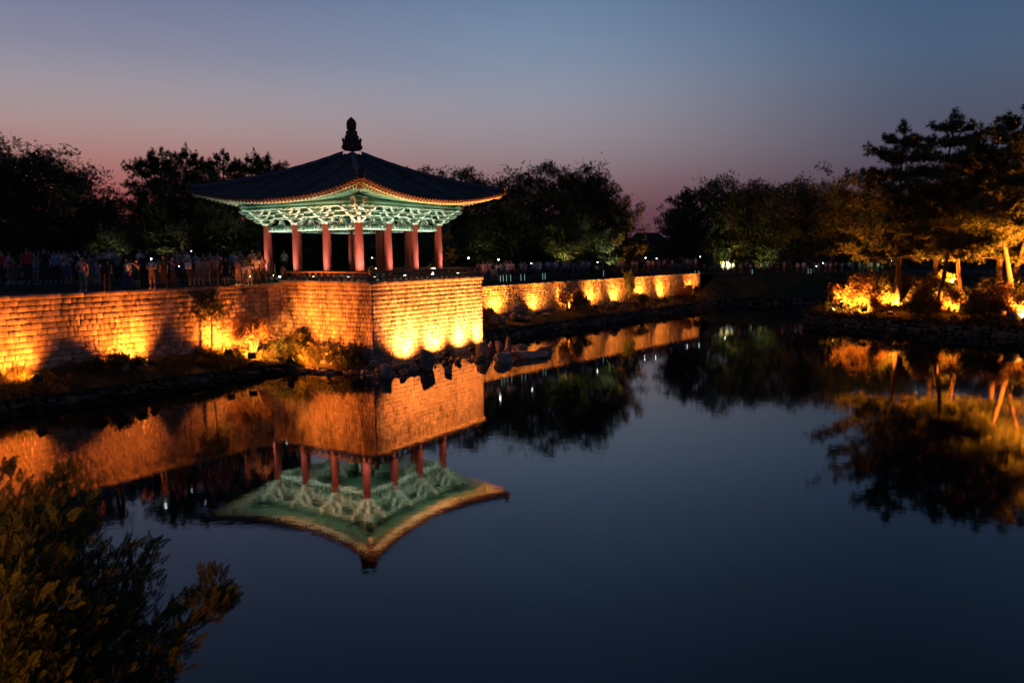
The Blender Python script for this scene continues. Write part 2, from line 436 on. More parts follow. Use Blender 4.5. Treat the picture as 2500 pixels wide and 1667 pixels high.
# bank behind the walls: grass verge, path, park ground to the horizon
BK = [LW0, TL - LW * 12, TL, TL + (TRB - TL) * .5, FA - FD * 5, FA, FA + FD * 20, F1, (27.5, 103.6), (45, 105), (80, 105.5), (240, 104)]
BDIR = [(-.83, .55), (-.83, .55), (-.83, .55), (-.83, .55), (-.79, .61), (-.79, .61), (-.79, .61), (-.7, .7), (-.35, .93), (0, 1), (0, 1), (0, 1)]
BZ = [4.9, 4.9, 4.93, 4.9, 4.1, 3.95, 3.95, 3.9, 3.35, 3.3, 3.3, 3.3]
BZ2 = [5.3, 5.3, 5.1, 5.05, 4.4, 4.2, 4.15, 4.0, 3.5, 3.35, 3.35, 3.35]
BK = [np.array(p, float) for p in BK]; BDIR = [np.array(d) / np.linalg.norm(d) for d in BDIR]
def bank_strip(d0, d1, z0, z1, **k):
    return strip([p + d * d0 for p, d in zip(BK, BDIR)], [p + d * d1 for p, d in zip(BK, BDIR)], z0, z1, **k)
struct('grass_verge', bank_strip(0.28, 2.2, BZ, BZ2, nu=110, nv=4, amp=0.03), MT['turf'])
struct('path', bank_strip(2.2, 9.0, BZ2, [z + .1 for z in BZ2], nu=110, nv=2, amp=0.0), MT['path'])
struct('ground', bank_strip(9.0, 700.0, [z + .1 for z in BZ2], [7.5] * len(BZ2), nu=110, nv=16, amp=0.0, prof=lambda t: t ** .5), MT['turf'])
# ledges at the foot of the walls
WL = [LW0, TL - LW * 15.85, TL - LW * 9.5, TL - LW * 4.5, TL + LN * .0, T_ + dL * 5.2, T_ + dL * 2.9, T_ + dL * 0.9, T_ + dR * 0.5]
KL = [LW0 + LN * 2.2, (-22.1, 33.1), (-18.9, 37.4), (-16.3, 41.0), (-14.4, 43.7), (-12.7, 44.9), (-10.8, 44.2), (-9.0, 43.1), (-7.4, 42.9)]
struct('grass_ledge', strip(WL, KL, [1.35, 1.4, 1.35, 1.25, 1.15, 1.05, .9, .7, .3], [.5, .5, .5, .5, .45, .35, .25, .1, -.1], nu=120, nv=14, amp=.07), MT['soil'])
WF = [F0, FA, FA + FD * 14, FA + FD * 28, F1, (27.0, 104.0), (45, 105.2), (80, 105.7), (240, 104.2)]
KF = [F0 + FN * 3, FA + FN * 3, FA + FD * 14 + FN * 3, FA + FD * 28 + FN * 3, F1 + FN * 2.6 + FD * -.5, (29.5, 97.0), (45, 97.2), (80, 98), (240, 98)]
struct('far_grass_ledge', strip(WF, KF, [1.2, 1.2, 1.2, 1.25, 1.6, 3.33, 3.28, 3.28, 3.28], [.72] * 9, nu=160, nv=10, amp=.07), MT['turf'])

# planted island on the right
ISL = [(27.0, 72.6), (27.5, 70.4), (29.0, 67.6), (31.1, 64.6), (34.0, 60.6), (37.3, 56.6), (43, 50), (56, 42), (75, 55), (66, 88), (46, 84), (34, 80), (29, 76)]
def smooth_poly(P, n=8):
    P = np.array(P, float); k = len(P); out = []
    for i in range(k):
        p0, p1, p2, p3 = P[i - 1], P[i], P[(i + 1) % k], P[(i + 2) % k]
        for j in range(n):
            t = j / n
            out.append(0.5 * ((2 * p1) + (-p0 + p2) * t + (2 * p0 - 5 * p1 + 4 * p2 - p3) * t * t + (-p0 + 3 * p1 - 3 * p2 + p3) * t ** 3))
    return np.array(out)
IP = smooth_poly(ISL)
ic = np.array([46.0, 66.0])
mb = MB(); V = []; nr = 9
for r in range(nr + 1):
    f = r / nr
    for p in IP:
        q = ic * f + p * (1 - f)
        V.append((q[0], q[1], .92 + 1.3 * min(1, f * 2.2) ** .8 + (.12 * noise2(q[0], q[1], .6) if 0 < r else 0)))
kk = len(IP)
Q = [(r * kk + i, r * kk + (i + 1) % kk, (r + 1) * kk + (i + 1) % kk, (r + 1) * kk + i) for r in range(nr) for i in range(kk)]
mb.add(V, Q); struct('island_ground', mb, MT['soil'], smooth=True)
# the bank the photographer stands on (below and behind the frame)
mb = MB(); box(mb, (0, -14, 1.2), (60, 16.0, 3.75)); struct('near_bank', mb, MT['turf'])
mb = MB(); box(mb, (-16, 4.0, -0.4), (13.2, 3.2, 1.2)); struct('near_ledge', mb, MT['soil'])

# ------------------------------------------------------------------ coursed stone walls
BRV = []
def unit_block(seed):
    r = np.random.default_rng(seed); mb = MB(); chamf(mb, (0, 0, 0), (.5, .5, .5), .05)
    v = mb.v[0]; j = r.uniform(-.035, .035, (12, 3)); j[:4] = 0; j[:, 1] *= .5; mb.v[0] = v + j
    return mb
UB = [unit_block(i) for i in range(8)]
UBM = [u.mesh('brick', MT['brick']) for u in UB]
CAMP = np.array([0, 0, CAM_Z])
def stone_wall(name, label, P0, P1, z0, z1, h, wr, cat='stone wall', n_part=300, face_gap=0.06, cop=0.24, cop_len=1.1, depth=.5, jit=.012, parent=None, skip=None):
    """Wall from P0 to P1, faced on the right-hand side of that direction: a core, single blocks with open joints, a coping."""
    P0 = np.array(P0, float); P1 = np.array(P1, float); L = np.linalg.norm(P1 - P0); d = (P1 - P0) / L
    rz = math.atan2(d[1], d[0])
    root = parent or thing(name, label, cat, (P0[0], P0[1], z0), rz)
    R = rotz(rz)
    mb = MB(); box(mb, (L / 2, depth / 2 + .05, (z1 - z0 - cop) / 2), (L / 2, depth / 2, (z1 - z0 - cop) / 2 - .004))
    off = np.array([P0[0] - root.location.x, P0[1] - root.location.y, 0]) @ rotz(root.rotation_euler.z)
    def loc(v, zz=0): return np.asarray(v, float)
    base_rot = rz - root.rotation_euler.z
    def place(o, c):
        cc = rotz(base_rot) @ np.array(c) + off
        o.location = cc; o.rotation_euler = (0, 0, base_rot)
    core = mb.build('wall_core', MT['mortar'], root); place(core, (0, 0, 0))
    bl = []
    z = 0; row = 0; H = z1 - z0 - cop
    nrow = max(1, round(H / h)); hh = H / nrow
    for row in range(nrow):
        x = -rng.uniform(0, wr[0]) * .5 if row % 2 else 0
        rh = hh
        while x < L - .02:
            w = rng.uniform(*wr); x0 = max(x, 0); x1 = min(x + w, L)
            if L - x1 < wr[0] * .5: x1 = L
            if x1 - x0 > .05:
                bl.append(((x0 + x1) / 2, row * hh + rh / 2, x1 - x0 - .024, rh - .02, rng.uniform(-jit, jit)))
            x = x1 if x1 >= L else x + w
    bl = np.array(bl)
    wc = np.array([P0[0], P0[1], z0]) + np.stack([bl[:, 0] * d[0], bl[:, 0] * d[1], bl[:, 1]], 1)
    dist = np.linalg.norm(wc - CAMP, axis=1)
    # projected size, zero outside the frame
    xr = wc[:, 0] / wc[:, 1]
    score = bl[:, 2] * bl[:, 3] / dist ** 3 * (np.abs(xr) < .68)
    order = np.argsort(-score)
    big = set(order[:n_part].tolist())
    st = MB()
    for i, (cx, cz, w_, h_, jo) in enumerate(bl):
        k = rng.integers(8)
        s = np.array([w_, .2 + jo * 2, h_]); c = np.array([cx, -.03 + .1 - jo, cz])
        if i in big:
            o = obj('brick', UBM[k], root); place(o, c); o.scale = s
            if k == 3: pass
        else:
            v = UB[k].v[0] * s + c
            st.add(v, UB[k].q[0])
    if st.n:
        o = st.build('brick_courses', MT['brick_i'], root); place(o, (0, 0, 0)); o['kind'] = 'stuff'
    if cop:
        x = 0; i = 0
        n = max(1, round(L / cop_len)); cl = L / n
        for i in range(n):
            m2 = MB(); g = rng.uniform(-.012, .012)
            chamf(m2, (cl * (i + .5), .02 + depth / 2 - .1 + g, H + cop / 2), (cl / 2 - .006, depth / 2 + .1, cop / 2 - .004), .03)
            o = m2.build('coping_stone', MT['coping'], root); place(o, (0, 0, 0))
    return root
LWALL = stone_wall('stone_wall', 'long retaining wall of small granite blocks left of the pavilion base', TL - LW * 21, TL, 0.0, 4.93, .27, (.2, .46), n_part=300)
FWALL = stone_wall('stone_wall', 'floodlit retaining wall of granite blocks running away to the right of the pavilion base', F0, F1, 0.2, 3.97, .23, (.25, .5), n_part=0, cop=.2)
BAST = stone_wall('stone_bastion', 'tall square stone block base carrying the pavilion over the water', TL, T_, -0.4, DECK, .255, (.18, .3), n_part=150, cop=.28, cat='stone base', jit=.004)
stone_wall('stone_bastion', '', T_, TR, -0.4, DECK, .255, (.18, .32), n_part=150, cop=.28, parent=BAST, jit=.004)
stone_wall('stone_bastion', '', TR, TRB, -0.4, DECK, .262, (.25, .4), n_part=0, cop=.28, parent=BAST)
mb = MB()
V = [(*p, DECK - .02) for p in (T_ + (dR + dL) * .3, TR + (dL - dR) * .3, TRB - dR * .3, TL + dR * 2 + dL * 6.5, TL + dR * .3)]
mb.add(V, t=[(0, 1, 2), (0, 2, 3), (0, 3, 4)])
o = mb.build('deck_paving', MT['deck']); o.parent = BAST; o.matrix_parent_inverse = (Matrix.Translation(BAST.location) @ Matrix.Rotation(BAST.rotation_euler.z, 4, 'Z')).inverted()

# ------------------------------------------------------------------ kerbs of rough stone along the waterline
UR = [rock_mb(1, 1, 1, 100 + i, boxy=.85, rough=.1, sub=1) for i in range(6)]
URM = [u.mesh('stone', MT['kerb']) for u in UR]
def polyline_pts(P, step):
    P = [np.array(p, float) for p in P]; out = []
    s = 0
    for a, b in zip(P[:-1], P[1:]):
        L = np.linalg.norm(b - a); d = (b - a) / L
        while s < L:
            out.append((a + d * s, d)); s += step
        s -= L
    return out
def kerb(label, P, z0, courses, hs, size, n_part=300, group=None, inward=1):
    root = thing('stone_kerb', label, 'stone kerb', (*P[0], z0), 0)
    allp = []
    for c in range(courses):
        x = rng.uniform(0, size)
        for (p, d) in polyline_pts(P, size):
            L = size * rng.uniform(.5, 1.5); n = np.array([d[1], -d[0]]) * inward
            q = p - n * (.25 + c * .08 + rng.uniform(-.09, .09)) + d * x
            allp.append((np.array([q[0], q[1], z0 + c * hs + rng.uniform(-.03, .03)]), math.atan2(d[1], d[0]) + rng.uniform(-.12, .12), L * .98, rng.uniform(.4, .62), hs * rng.uniform(.7, 1.7)))
    sc = [(L * h / np.linalg.norm(c - CAMP) ** 2 * (abs(c[0] / max(c[1], 1)) < .68)) for c, a, L, dep, h in allp]
    big = set(np.argsort(-np.array(sc))[:n_part].tolist())
    st = MB()
    for i, (c, a, L, dep, h) in enumerate(allp):
        k = rng.integers(6)
        if i in big: obj('stone', URM[k], root, c - np.array([*P[0], z0]), a, scale=(L, dep, h))
        else:
            R = rotz(a); st.add((UR[k].v[0] * np.array([L, dep, h])) @ R.T + c - np.array([*P[0], z0]), t=UR[k].t[0])
    if st.n: st.build('stone_courses', MT['kerb_i'], root)['kind'] = 'stuff'
    return root
kerb('low kerb of rough dark stones edging the grass ledge under the left wall', KL[:7], -.1, 4, .15, .48, 290)
kerb('low stone kerb edging the grass strip in front of the far floodlit wall', KF[:5], -.12, 3, .28, .7, 150)
kerb('pale stone kerb along the foot of the dark grass slope on the far side', KF[4:8], -.12, 3, .28, .8, 60)
kerb('curved drystone kerb round the planted island on the right', [IP[i] for i in list(range(0, 65))], -.12, 4, .27, .62, 280, inward=1)
# ------------------------------------------------------------------ pavilion (local axes: x along dR, y along dL, z = 0 at the deck; its front corner is (-,-))
PAV = thing('pavilion', 'square wooden pavilion with red columns, green brackets and dark tiled roof on the stone base', 'pavilion', (PC[0], PC[1], DECK), AZ)
HC = 3.969; BAY = 2.646; ZC = 3.4                   # half column grid, bay, column top
def ZR(u, v):
    """Height of the tiled surface at distance v from the centre line of the roof and u along the eave."""
    s = min(1.0, abs(u) / max(v, 1e-6)); Vv = 7.0 + .43 * s ** 3; t = v / Vv
    return 8.28 - 3.42 * (1.3 * t - .3 * t * t) + .85 * t ** 1.7 * s ** 2.3
def VE(u):
    v = 7.0
    for _ in range(12): v = 7.0 + .43 * min(1, abs(u) / v) ** 3
    return v
def rot4(mb_fn):
    for k in range(4): yield k, rotz(k * PI / 2)
def fv(u, v, z): return np.array([u, -v, z])

# tiled surface (bed), soffit boards
for k in range(4):
    R = rotz(k * PI / 2); bed = MB(); sof = MB(); NU, NV = 36, 16
    Vb = []; Vs = []
    for j in range(NV + 1):
        t = j / NV
        for i in range(NU + 1):
            s = -1 + 2 * i / NU; Vv = 7.0 + .43 * abs(s) ** 3
            v = max(t * Vv, .01); u = s * v
            z = ZR(u, v); Vb.append(fv(u, v, z))
            zi = z - .13 if v > 5.9 else z - .13 - .12 * min(1, (5.9 - v) / .2)
            Vs.append(fv(u * .995, v * .995, zi))
    Q = [(j * (NU + 1) + i, j * (NU + 1) + i + 1, (j + 1) * (NU + 1) + i + 1, (j + 1) * (NU + 1) + i) for j in range(NV) for i in range(NU)]
    bed.add(np.array(Vb) @ R.T, [q[::-1] for q in Q]); sof.add(np.array(Vs) @ R.T, Q)
    bed.build('tile_bed', MT['tile_s'], PAV); sof.build('soffit', MT['cream'], PAV)
    # fascia board under the tiles
    fa = MB()
    us = np.linspace(-7.42, 7.42, 61)
    pts = [(u, VE(u) - .03, ZR(u, VE(u)) - .135) for u in us]
    V = []
    for (u, v, z) in pts: V += [fv(u, v - .07, z + .11), fv(u, v, z + .11), fv(u, v, z), fv(u, v - .07, z)]
    Qf = []
    for i in range(60):
        for a in range(4): Qf.append((i * 4 + a, i * 4 + (a + 1) % 4, (i + 1) * 4 + (a + 1) % 4, (i + 1) * 4 + a))
    fa.add(np.array(V) @ R.T, Qf); fa.build('fascia_board', MT['brownred'], PAV)
    # tile rows with round end tiles
    nrow = 49
    for r in range(nrow):
        u = -7.2 + 14.4 * r / (nrow - 1)
        ve = VE(u) + .03; vi = max(abs(u) + .02, .35)
        mb = MB(); n = max(3, int((ve - vi) / .42) + 1)
        pts = []; ang = np.linspace(0, PI, 6)
        V = []
        for i in range(n + 1):
            v = vi + (ve - vi) * i / n
            z = ZR(u, v); pts.append((v, z))
            rad = .098 + .006 * (i % 2)
            for a in ang: V.append(fv(u + rad * math.cos(a), v, z + rad * math.sin(a) * .95))
        Q = [(i * 6 + j, (i + 1) * 6 + j, (i + 1) * 6 + j + 1, i * 6 + j + 1) for i in range(n) for j in range(5)]
        mb.add(np.array(V) @ R.T, Q)
        # end disc
        v, z = pts[-1]; a8 = np.arange(10) * 2 * PI / 10
        D = [fv(u + .095 * math.cos(a), v + .02, z + .005 + .095 * math.sin(a)) for a in a8] + [fv(u + .095 * math.cos(a), v - .03, z + .005 + .095 * math.sin(a)) for a in a8] + [fv(u, v + .035, z + .005)]
        mb.add(np.array(D) @ R.T, [(i, (i + 1) % 10, 10 + (i + 1) % 10, 10 + i) for i in range(10)], [(20, (i + 1) % 10, i) for i in range(10)], m=1)
        mb.build('tile_row', [MT['tile'], MT['tile_e']], PAV)
    # hanging drip tiles between the rows
    dm = MB()
    for r in range(nrow - 1):
        u = -7.2 + 14.4 * (r + .5) / (nrow - 1); v = VE(u) + .03; z = ZR(u, v)
        V = []
        for i in range(5):
            x = (i - 2) * .052; dz = -.05 + .012 * (i - 2) ** 2
            V += [fv(u + x, v, z + .01 + dz * .4), fv(u + x, v + .015, z - .035 + dz)]
        dm.add(np.array(V) @ R.T, [(2 * i, 2 * i + 1, 2 * i + 3, 2 * i + 2) for i in range(4)])
    dm.build('drip_tiles', MT['tile_e'], PAV)['kind'] = 'stuff'

# hip ridges and their end ornaments
for k in range(4):
    R = rotz(k * PI / 2); mb = MB(); V = []; n = 22; sec = [(-.15, 0), (-.15, .16), (-.09, .17), (-.07, .27), (0, .31), (.07, .27), (.09, .17), (.15, .16), (.15, 0)]
    sd = np.array([1, 1]) / math.sqrt(2)
    for i in range(n + 1):
        D = .6 + (10.3 - .6) * i / n; c = D / math.sqrt(2)
        z = ZR(c, c) - .02 + (.02 if i % 2 else 0)
        for a, b in sec:
            V.append(np.array([-c + a * sd[0], -c - a * sd[1], z + b]))
    m = len(sec)
    Q = [(i * m + j, i * m + (j + 1) % m, (i + 1) * m + (j + 1) % m, (i + 1) * m + j) for i in range(n) for j in range(m)]
    mb.add(np.array(V) @ R.T, Q); mb.build('hip_ridge', MT['ridge'], PAV)
    c = 10.32 / math.sqrt(2); z = ZR(c, c)
    e = MB(); x, y, dd = frame((-1, -1, 0)); ax = np.array([x, y, dd])
    lathe(e, [(.0, -.2), (.21, -.2), (.23, 0.0), (.23, .05), (.19, .08), (.17, .05), (0.0, .05)], 14)
    e.xf(ax.T, np.array([-c, -c, z + .2])); box(e, (-c + .07, -c + .07, z + .32), (.09, .09, .19), m=0, taper=.5)
    e.xf(R); e.build('ridge_end_tile', MT['tile_e'], PAV)

# finial
zf = 8.35
f = MB()
box(f, (0, 0, zf + .12), (.41, .41, .12)); box(f, (0, 0, zf + .30), (.46, .46, .06)); box(f, (0, 0, zf + .47), (.43, .43, .12)); box(f, (0, 0, zf + .65), (.46, .46, .06), taper=.92)
for a in (-1, 1):
    for b in (-1, 1): box(f, (a * .4, b * .4, zf + .72), (.07, .07, .09), taper=.6); box(f, (a * .39, b * .39, zf + .2), (.09, .09, .1))
f.build('finial_base', MT['finial'], PAV)
f = MB()
pr = [(.45, .70), (.47, .76), (.47, .93), (.43, .99), (.37, 1.0), (.38, 1.06), (.38, 1.22), (.34, 1.29), (.28, 1.31), (.26, 1.36), (.31, 1.42), (.32, 1.58), (.33, 1.72), (.31, 1.86), (.25, 1.98), (.16, 2.07), (.07, 2.14), (.02, 2.2), (0, 2.22)]
lathe(f, [(r, z + zf - .02) for r, z in pr], 20); f.build('finial_bud', MT['finial'], PAV, smooth=True)

# columns
xs = [-HC, -HC + BAY, HC - BAY, HC]
CP = [(a, b) for a in xs for b in xs if abs(a) == HC or abs(b) == HC]
cm = MB(); lathe(cm, [(.245, 0.12), (.262, .5), (.268, 1.2), (.262, 2.0), (.245, 2.8), (.232, ZC)], 20); CM = cm.mesh('column', MT['red'], smooth=True)
cb = MB(); lathe(cb, [(.4, 0), (.4, .06), (.33, .12), (0, .12)], 16); CB = cb.mesh('column_base', MT['deck'])
for (a, b) in CP:
    o = obj('column', CM, PAV, (a, b, 0)); obj('column_base', CB, o)

# bracket arm: boat-shaped, dark green cheeks with a pale rim
def arm_mb(L, h, w, beak=0.0, green=0):
    pf = [(-L / 2, h), (-L / 2, h * .52), (-L / 2 + .05, h * .28), (-L / 2 + .14, h * .08), (-L / 2 + .26, 0), (L / 2 - .26, 0), (L / 2 - .14, h * .08), (L / 2 - .05, h * .28), (L / 2 + beak * .0, h * .52), (L / 2 + beak, h)]
    pf = np.array(pf); c = np.array([0, h * .55]); k = len(pf)
    ins = np.array([[p[0] - np.sign(p[0]) * .042, (p[1] - c[1]) * (1 - .04 / (h * .5)) * .86 + c[1] + .004] for p in pf])
    mb = MB()
    for sgn in (-1, 1):
        y = sgn * w / 2
        V = [(p[0], y, p[1]) for p in pf] + [(p[0], y, p[1]) for p in ins] + [(p[0], y - sgn * .006, p[1]) for p in ins] + [(0, y - sgn * .006, c[1])]
        Q = [(i, (i + 1) % k, k + (i + 1) % k, k + i) for i in range(k)]
        Q2 = [(k + i, k + (i + 1) % k, 2 * k + (i + 1) % k, 2 * k + i) for i in range(k)]
        T = [(3 * k, 2 * k + i, 2 * k + (i + 1) % k) for i in range(k)]
        mb.add(V, Q + Q2, m=0); mb.add(V, t=T, m=1)
    V = [(p[0], -w / 2, p[1]) for p in pf] + [(p[0], w / 2, p[1]) for p in pf]
    mb.add(V, [(i, (i + 1) % k, k + (i + 1) % k, k + i) for i in range(k)], m=0)
    return mb
GM = [MT['mint'], MT['green']]; GM2 = [MT['mint'], MT['green2']]
ARMS = {}
def arm_mesh(L, beak=0.0, mats=GM):
    key = (round(L, 2), beak, mats is GM)
    if key not in ARMS: ARMS[key] = arm_mb(L, .225, .15, beak).mesh('bracket_arm', mats)
    return ARMS[key]
bk = MB(); prism(bk, [(-.09, 0), (.09, 0), (.13, .05), (.13, .12), (-.13, .12), (-.13, .05)], -.1, .1)
BLK = bk
Z1, Z2, Z3 = ZC + .17, ZC + .45, ZC + .73
def bracket(x, y, corner):
    root = obj('bracket', None, PAV, (x, y, 0))
    # capital block
    c = MB(); box(c, (0, 0, ZC + .115), (.235, .235, .05)); V0 = c
    box(c, (0, 0, ZC + .045), (.17, .17, .045), taper=1.3)
    c.build('capital', MT['mint'], root)
    out = []
    if abs(x) == HC: out.append((math.copysign(1, x), 0))
    if abs(y) == HC: out.append((0, math.copysign(1, y)))
    blocks = MB()
    for (ox, oy) in out:
        po = math.atan2(oy, ox); pa = po + PI / 2
        def arm(off, z, L, ang, beak=0, mats=GM):
            obj('bracket_arm', arm_mesh(L, beak, mats), root, (ox * off, oy * off, z), ang)
        arm(0, Z1, 1.15, pa); arm(0, Z1 + .001, 1.0, po, 0, GM2)
        arm(0, Z2, 1.55, pa); arm(.43, Z2, 1.15, pa); arm(.05, Z2 + .001, 1.85, po, .06, GM2)
        arm(.43, Z3, 1.6, pa); arm(.86, Z3, 1.2, pa, 0, GM2); arm(.1, Z3 + .001, 2.55, po, .12, GM2)
        for off, L, z in ((0, .95, Z1), (0, 1.35, Z2), (.43, .95, Z2), (.43, 1.4, Z3), (.86, 1.0, Z3)):
            for sg in (-1, 0, 1):
                cx, cy = ox * off + math.cos(pa) * sg * L / 2, oy * off + math.sin(pa) * sg * L / 2
                blocks.merge(BLK, rotz(pa), (cx, cy, z + .175 + .0015 * sg))
    if corner:
        an = math.atan2(y, x)
        for L, z in ((1.35, Z1), (2.3, Z2), (3.1, Z3)):
            obj('bracket_arm', arm_mesh(L, .06, GM2), root, (math.cos(an) * .1, math.sin(an) * .1, z + .003), an)
    blocks.build('bearing_block', MT['mint'], root)['kind'] = 'stuff'
for (a, b) in CP: bracket(a, b, abs(a) == HC and abs(b) == HC)

# lintels with painted panels, struts and continuous beams between the columns
def panel(mb, x0, x1, z0, z1, y, m, d=.012): box(mb, ((x0 + x1) / 2, y, (z0 + z1) / 2), ((x1 - x0) / 2, d, (z1 - z0) / 2), m=m)
def lintel_mb():
    mb = MB(); L = BAY - .44; zb, zt = ZC - .37, ZC - .01
    box(mb, (0, 0, (zb + zt) / 2), (L / 2, .1, (zt - zb) / 2), m=0)
    for sg in (-1, 1):
        y = sg * .105
        panel(mb, -.36, .36, zb + .05, zt - .05, y, 1)
        panel(mb, -.30, .30, zb + .09, zt - .09, y * 1.03, 2)
        for s in (-1, 1):
            a, b = sorted((s * .45, s * (L / 2 - .1)))
            panel(mb, a, b, zb + .04, zt - .04, y, 1)
            cx, cz, hw, hh = (a + b) / 2, (zb + zt) / 2, (b - a) / 2, (zt - zb) / 2 - .05
            for r in (-1, 1):
                ang = math.atan2(hh, hw) * r
                ax = np.array([[math.cos(ang), 0, math.sin(ang)], [0, 1, 0], [-math.sin(ang), 0, math.cos(ang)]])
                box(mb, (cx, y * (1.06 + .01 * r), cz), (math.hypot(hw, hh) * .92, .01, .011), ax, m=0)
            for px, pz in ((0, .6), (0, -.6), (.6, 0), (-.6, 0)):
                V = []
                cxx, czz = cx + px * hw, cz + pz * hh
                box(mb, (cxx, y * 1.05, czz), (.035, .01, .024), m=3 if abs(px) else 0)
            box(mb, (cx, y * 1.09, cz), (.03, .01, .03), m=0)
            panel(mb, s * (L / 2 - .05) - .02, s * (L / 2 - .05) + .02, zb + .02, zt - .02, y, 1)
    return mb
LM = lintel_mb().mesh('lintel', [MT['mint'], MT['green'], MT['green2'], MT['brownred']])
def strut_mb():
    mb = MB(); z0 = ZC - .005; z1 = Z2 - .02
    for s in (-1, 1):
        # curved leg of the inverted V, pale rim round a green face
        out = [(0.03, z1), (.09, z1 - .1), (.17, z1 - .22), (.27, z0 + .1), (.38, z0)]; inn = [(.0, z1 - .13), (.03, z1 - .2), (.08, z1 - .3), (.12, z0 + .06), (.14, z0)]
        poly = [(s * a, b) for a, b in out] + [(s * a, b) for a, b in inn[::-1]]
        n = len(out)
        for yy, m, sh in ((.06, 0, 0), (.068, 1, .25)):
            V = []
            for (a, b), (c, d) in zip(out, inn):
                p = np.array([a, b]) * (1 - sh) + np.array([c, d]) * sh; q = np.array([a, b]) * sh + np.array([c, d]) * (1 - sh)
                V += [(s * p[0], -yy, p[1]), (s * q[0], -yy, q[1]), (s * p[0], yy, p[1]), (s * q[0], yy, q[1])]
            Q = []
            for i in range(n - 1):
                b0, b1 = i * 4, i * 4 + 4
                Q += [(b0, b0 + 1, b1 + 1, b1), (b0 + 2, b1 + 2, b1 + 3, b0 + 3), (b0, b1, b1 + 2, b0 + 2), (b0 + 1, b0 + 3, b1 + 3, b1 + 1)]
            mb.add(V, Q, m=m)
    mb.merge(BLK, None, (0, 0, z1))
    return mb
SM = strut_mb().mesh('strut', [MT['mint'], MT['green']])
def beam_mb(L, h, w, m=1):
    mb = MB(); box(mb, (0, 0, 0), (L / 2, w / 2, h / 2), m=0)
    for sg in (-1, 1): panel(mb, -L / 2 + .01, L / 2 - .01, -h / 2 + .035, h / 2 - .035, sg * (w / 2 + .0), m, .006)
    return mb
WB = beam_mb(2 * HC + .3, .2, .12).mesh('wall_beam', [MT['mint'], MT['green']])
OB = beam_mb(2 * (HC + .86) + .7, .17, .14).mesh('eave_beam', [MT['mint'], MT['green2']])
pm = MB(); tube(pm, [(-HC - 1.35, 0, 0), (HC + 1.35, 0, 0)], .15, 12)
PM = pm.mesh('purlin', MT['green2'], smooth=False)
md = MB()
a8 = np.arange(16) * 2 * PI / 16
V = [(.02, .19 * math.cos(a), .19 * math.sin(a)) for a in a8] + [(-.02, .19 * math.cos(a), .19 * math.sin(a)) for a in a8] + [(.02, 0, 0)]
md.add(V, [(i, (i + 1) % 16, 16 + (i + 1) % 16, 16 + i) for i in range(16)], [(32, i, (i + 1) % 16) for i in range(16)], m=0)
for i in range(8):
    a = i * PI / 4
    box(md, (.03, .11 * math.cos(a), .11 * math.sin(a)), (.008, .022, .022), m=1)
box(md, (.035, 0, 0), (.01, .035, .035), m=1)
MDM = md.mesh('painted_medallion', [MT['cream'], MT['brownred']])
for k in range(4):
    ang = k * PI / 2; R = rotz(ang)
    for i in range(3):
        x = -HC + BAY * (i + .5)
        obj('lintel', LM, PAV, R @ np.array([x, -HC, 0]), ang); obj('strut', SM, PAV, R @ np.array([x, -HC, 0]), ang)
        lb = MB()
    obj('wall_beam', WB, PAV, R @ np.array([0, -HC, Z2 + .112]), ang)
    obj('wall_beam', WB, PAV, R @ np.array([0, -HC, Z3 + .125 + .002]), ang)
    obj('eave_beam', OB, PAV, R @ np.array([0, -HC - .86, Z3 + .33 + .003 * k]), ang)
    p = obj('purlin', PM, PAV, R @ np.array([0, -HC - .86, Z3 + .55 + .004 * k]), ang)
    for sg in (-1, 1): obj('painted_medallion', MDM, p, (sg * (HC + 1.37), 0, 0), 0 if sg > 0 else PI)
    # boarding between the wall beams and the rafters
    wb = MB(); box(wb, (0, 0, 0), (HC, .03, .22)); o = wb.build('frieze_board', MT['green'], PAV); o.location = R @ np.array([0, -HC, Z3 + .42]); o.rotation_euler = (0, 0, ang)
cei = MB(); box(cei, (0, 0, Z3 + .72), (HC + .1, HC + .1, .03)); cei.build('ceiling', MT['green2'], PAV)

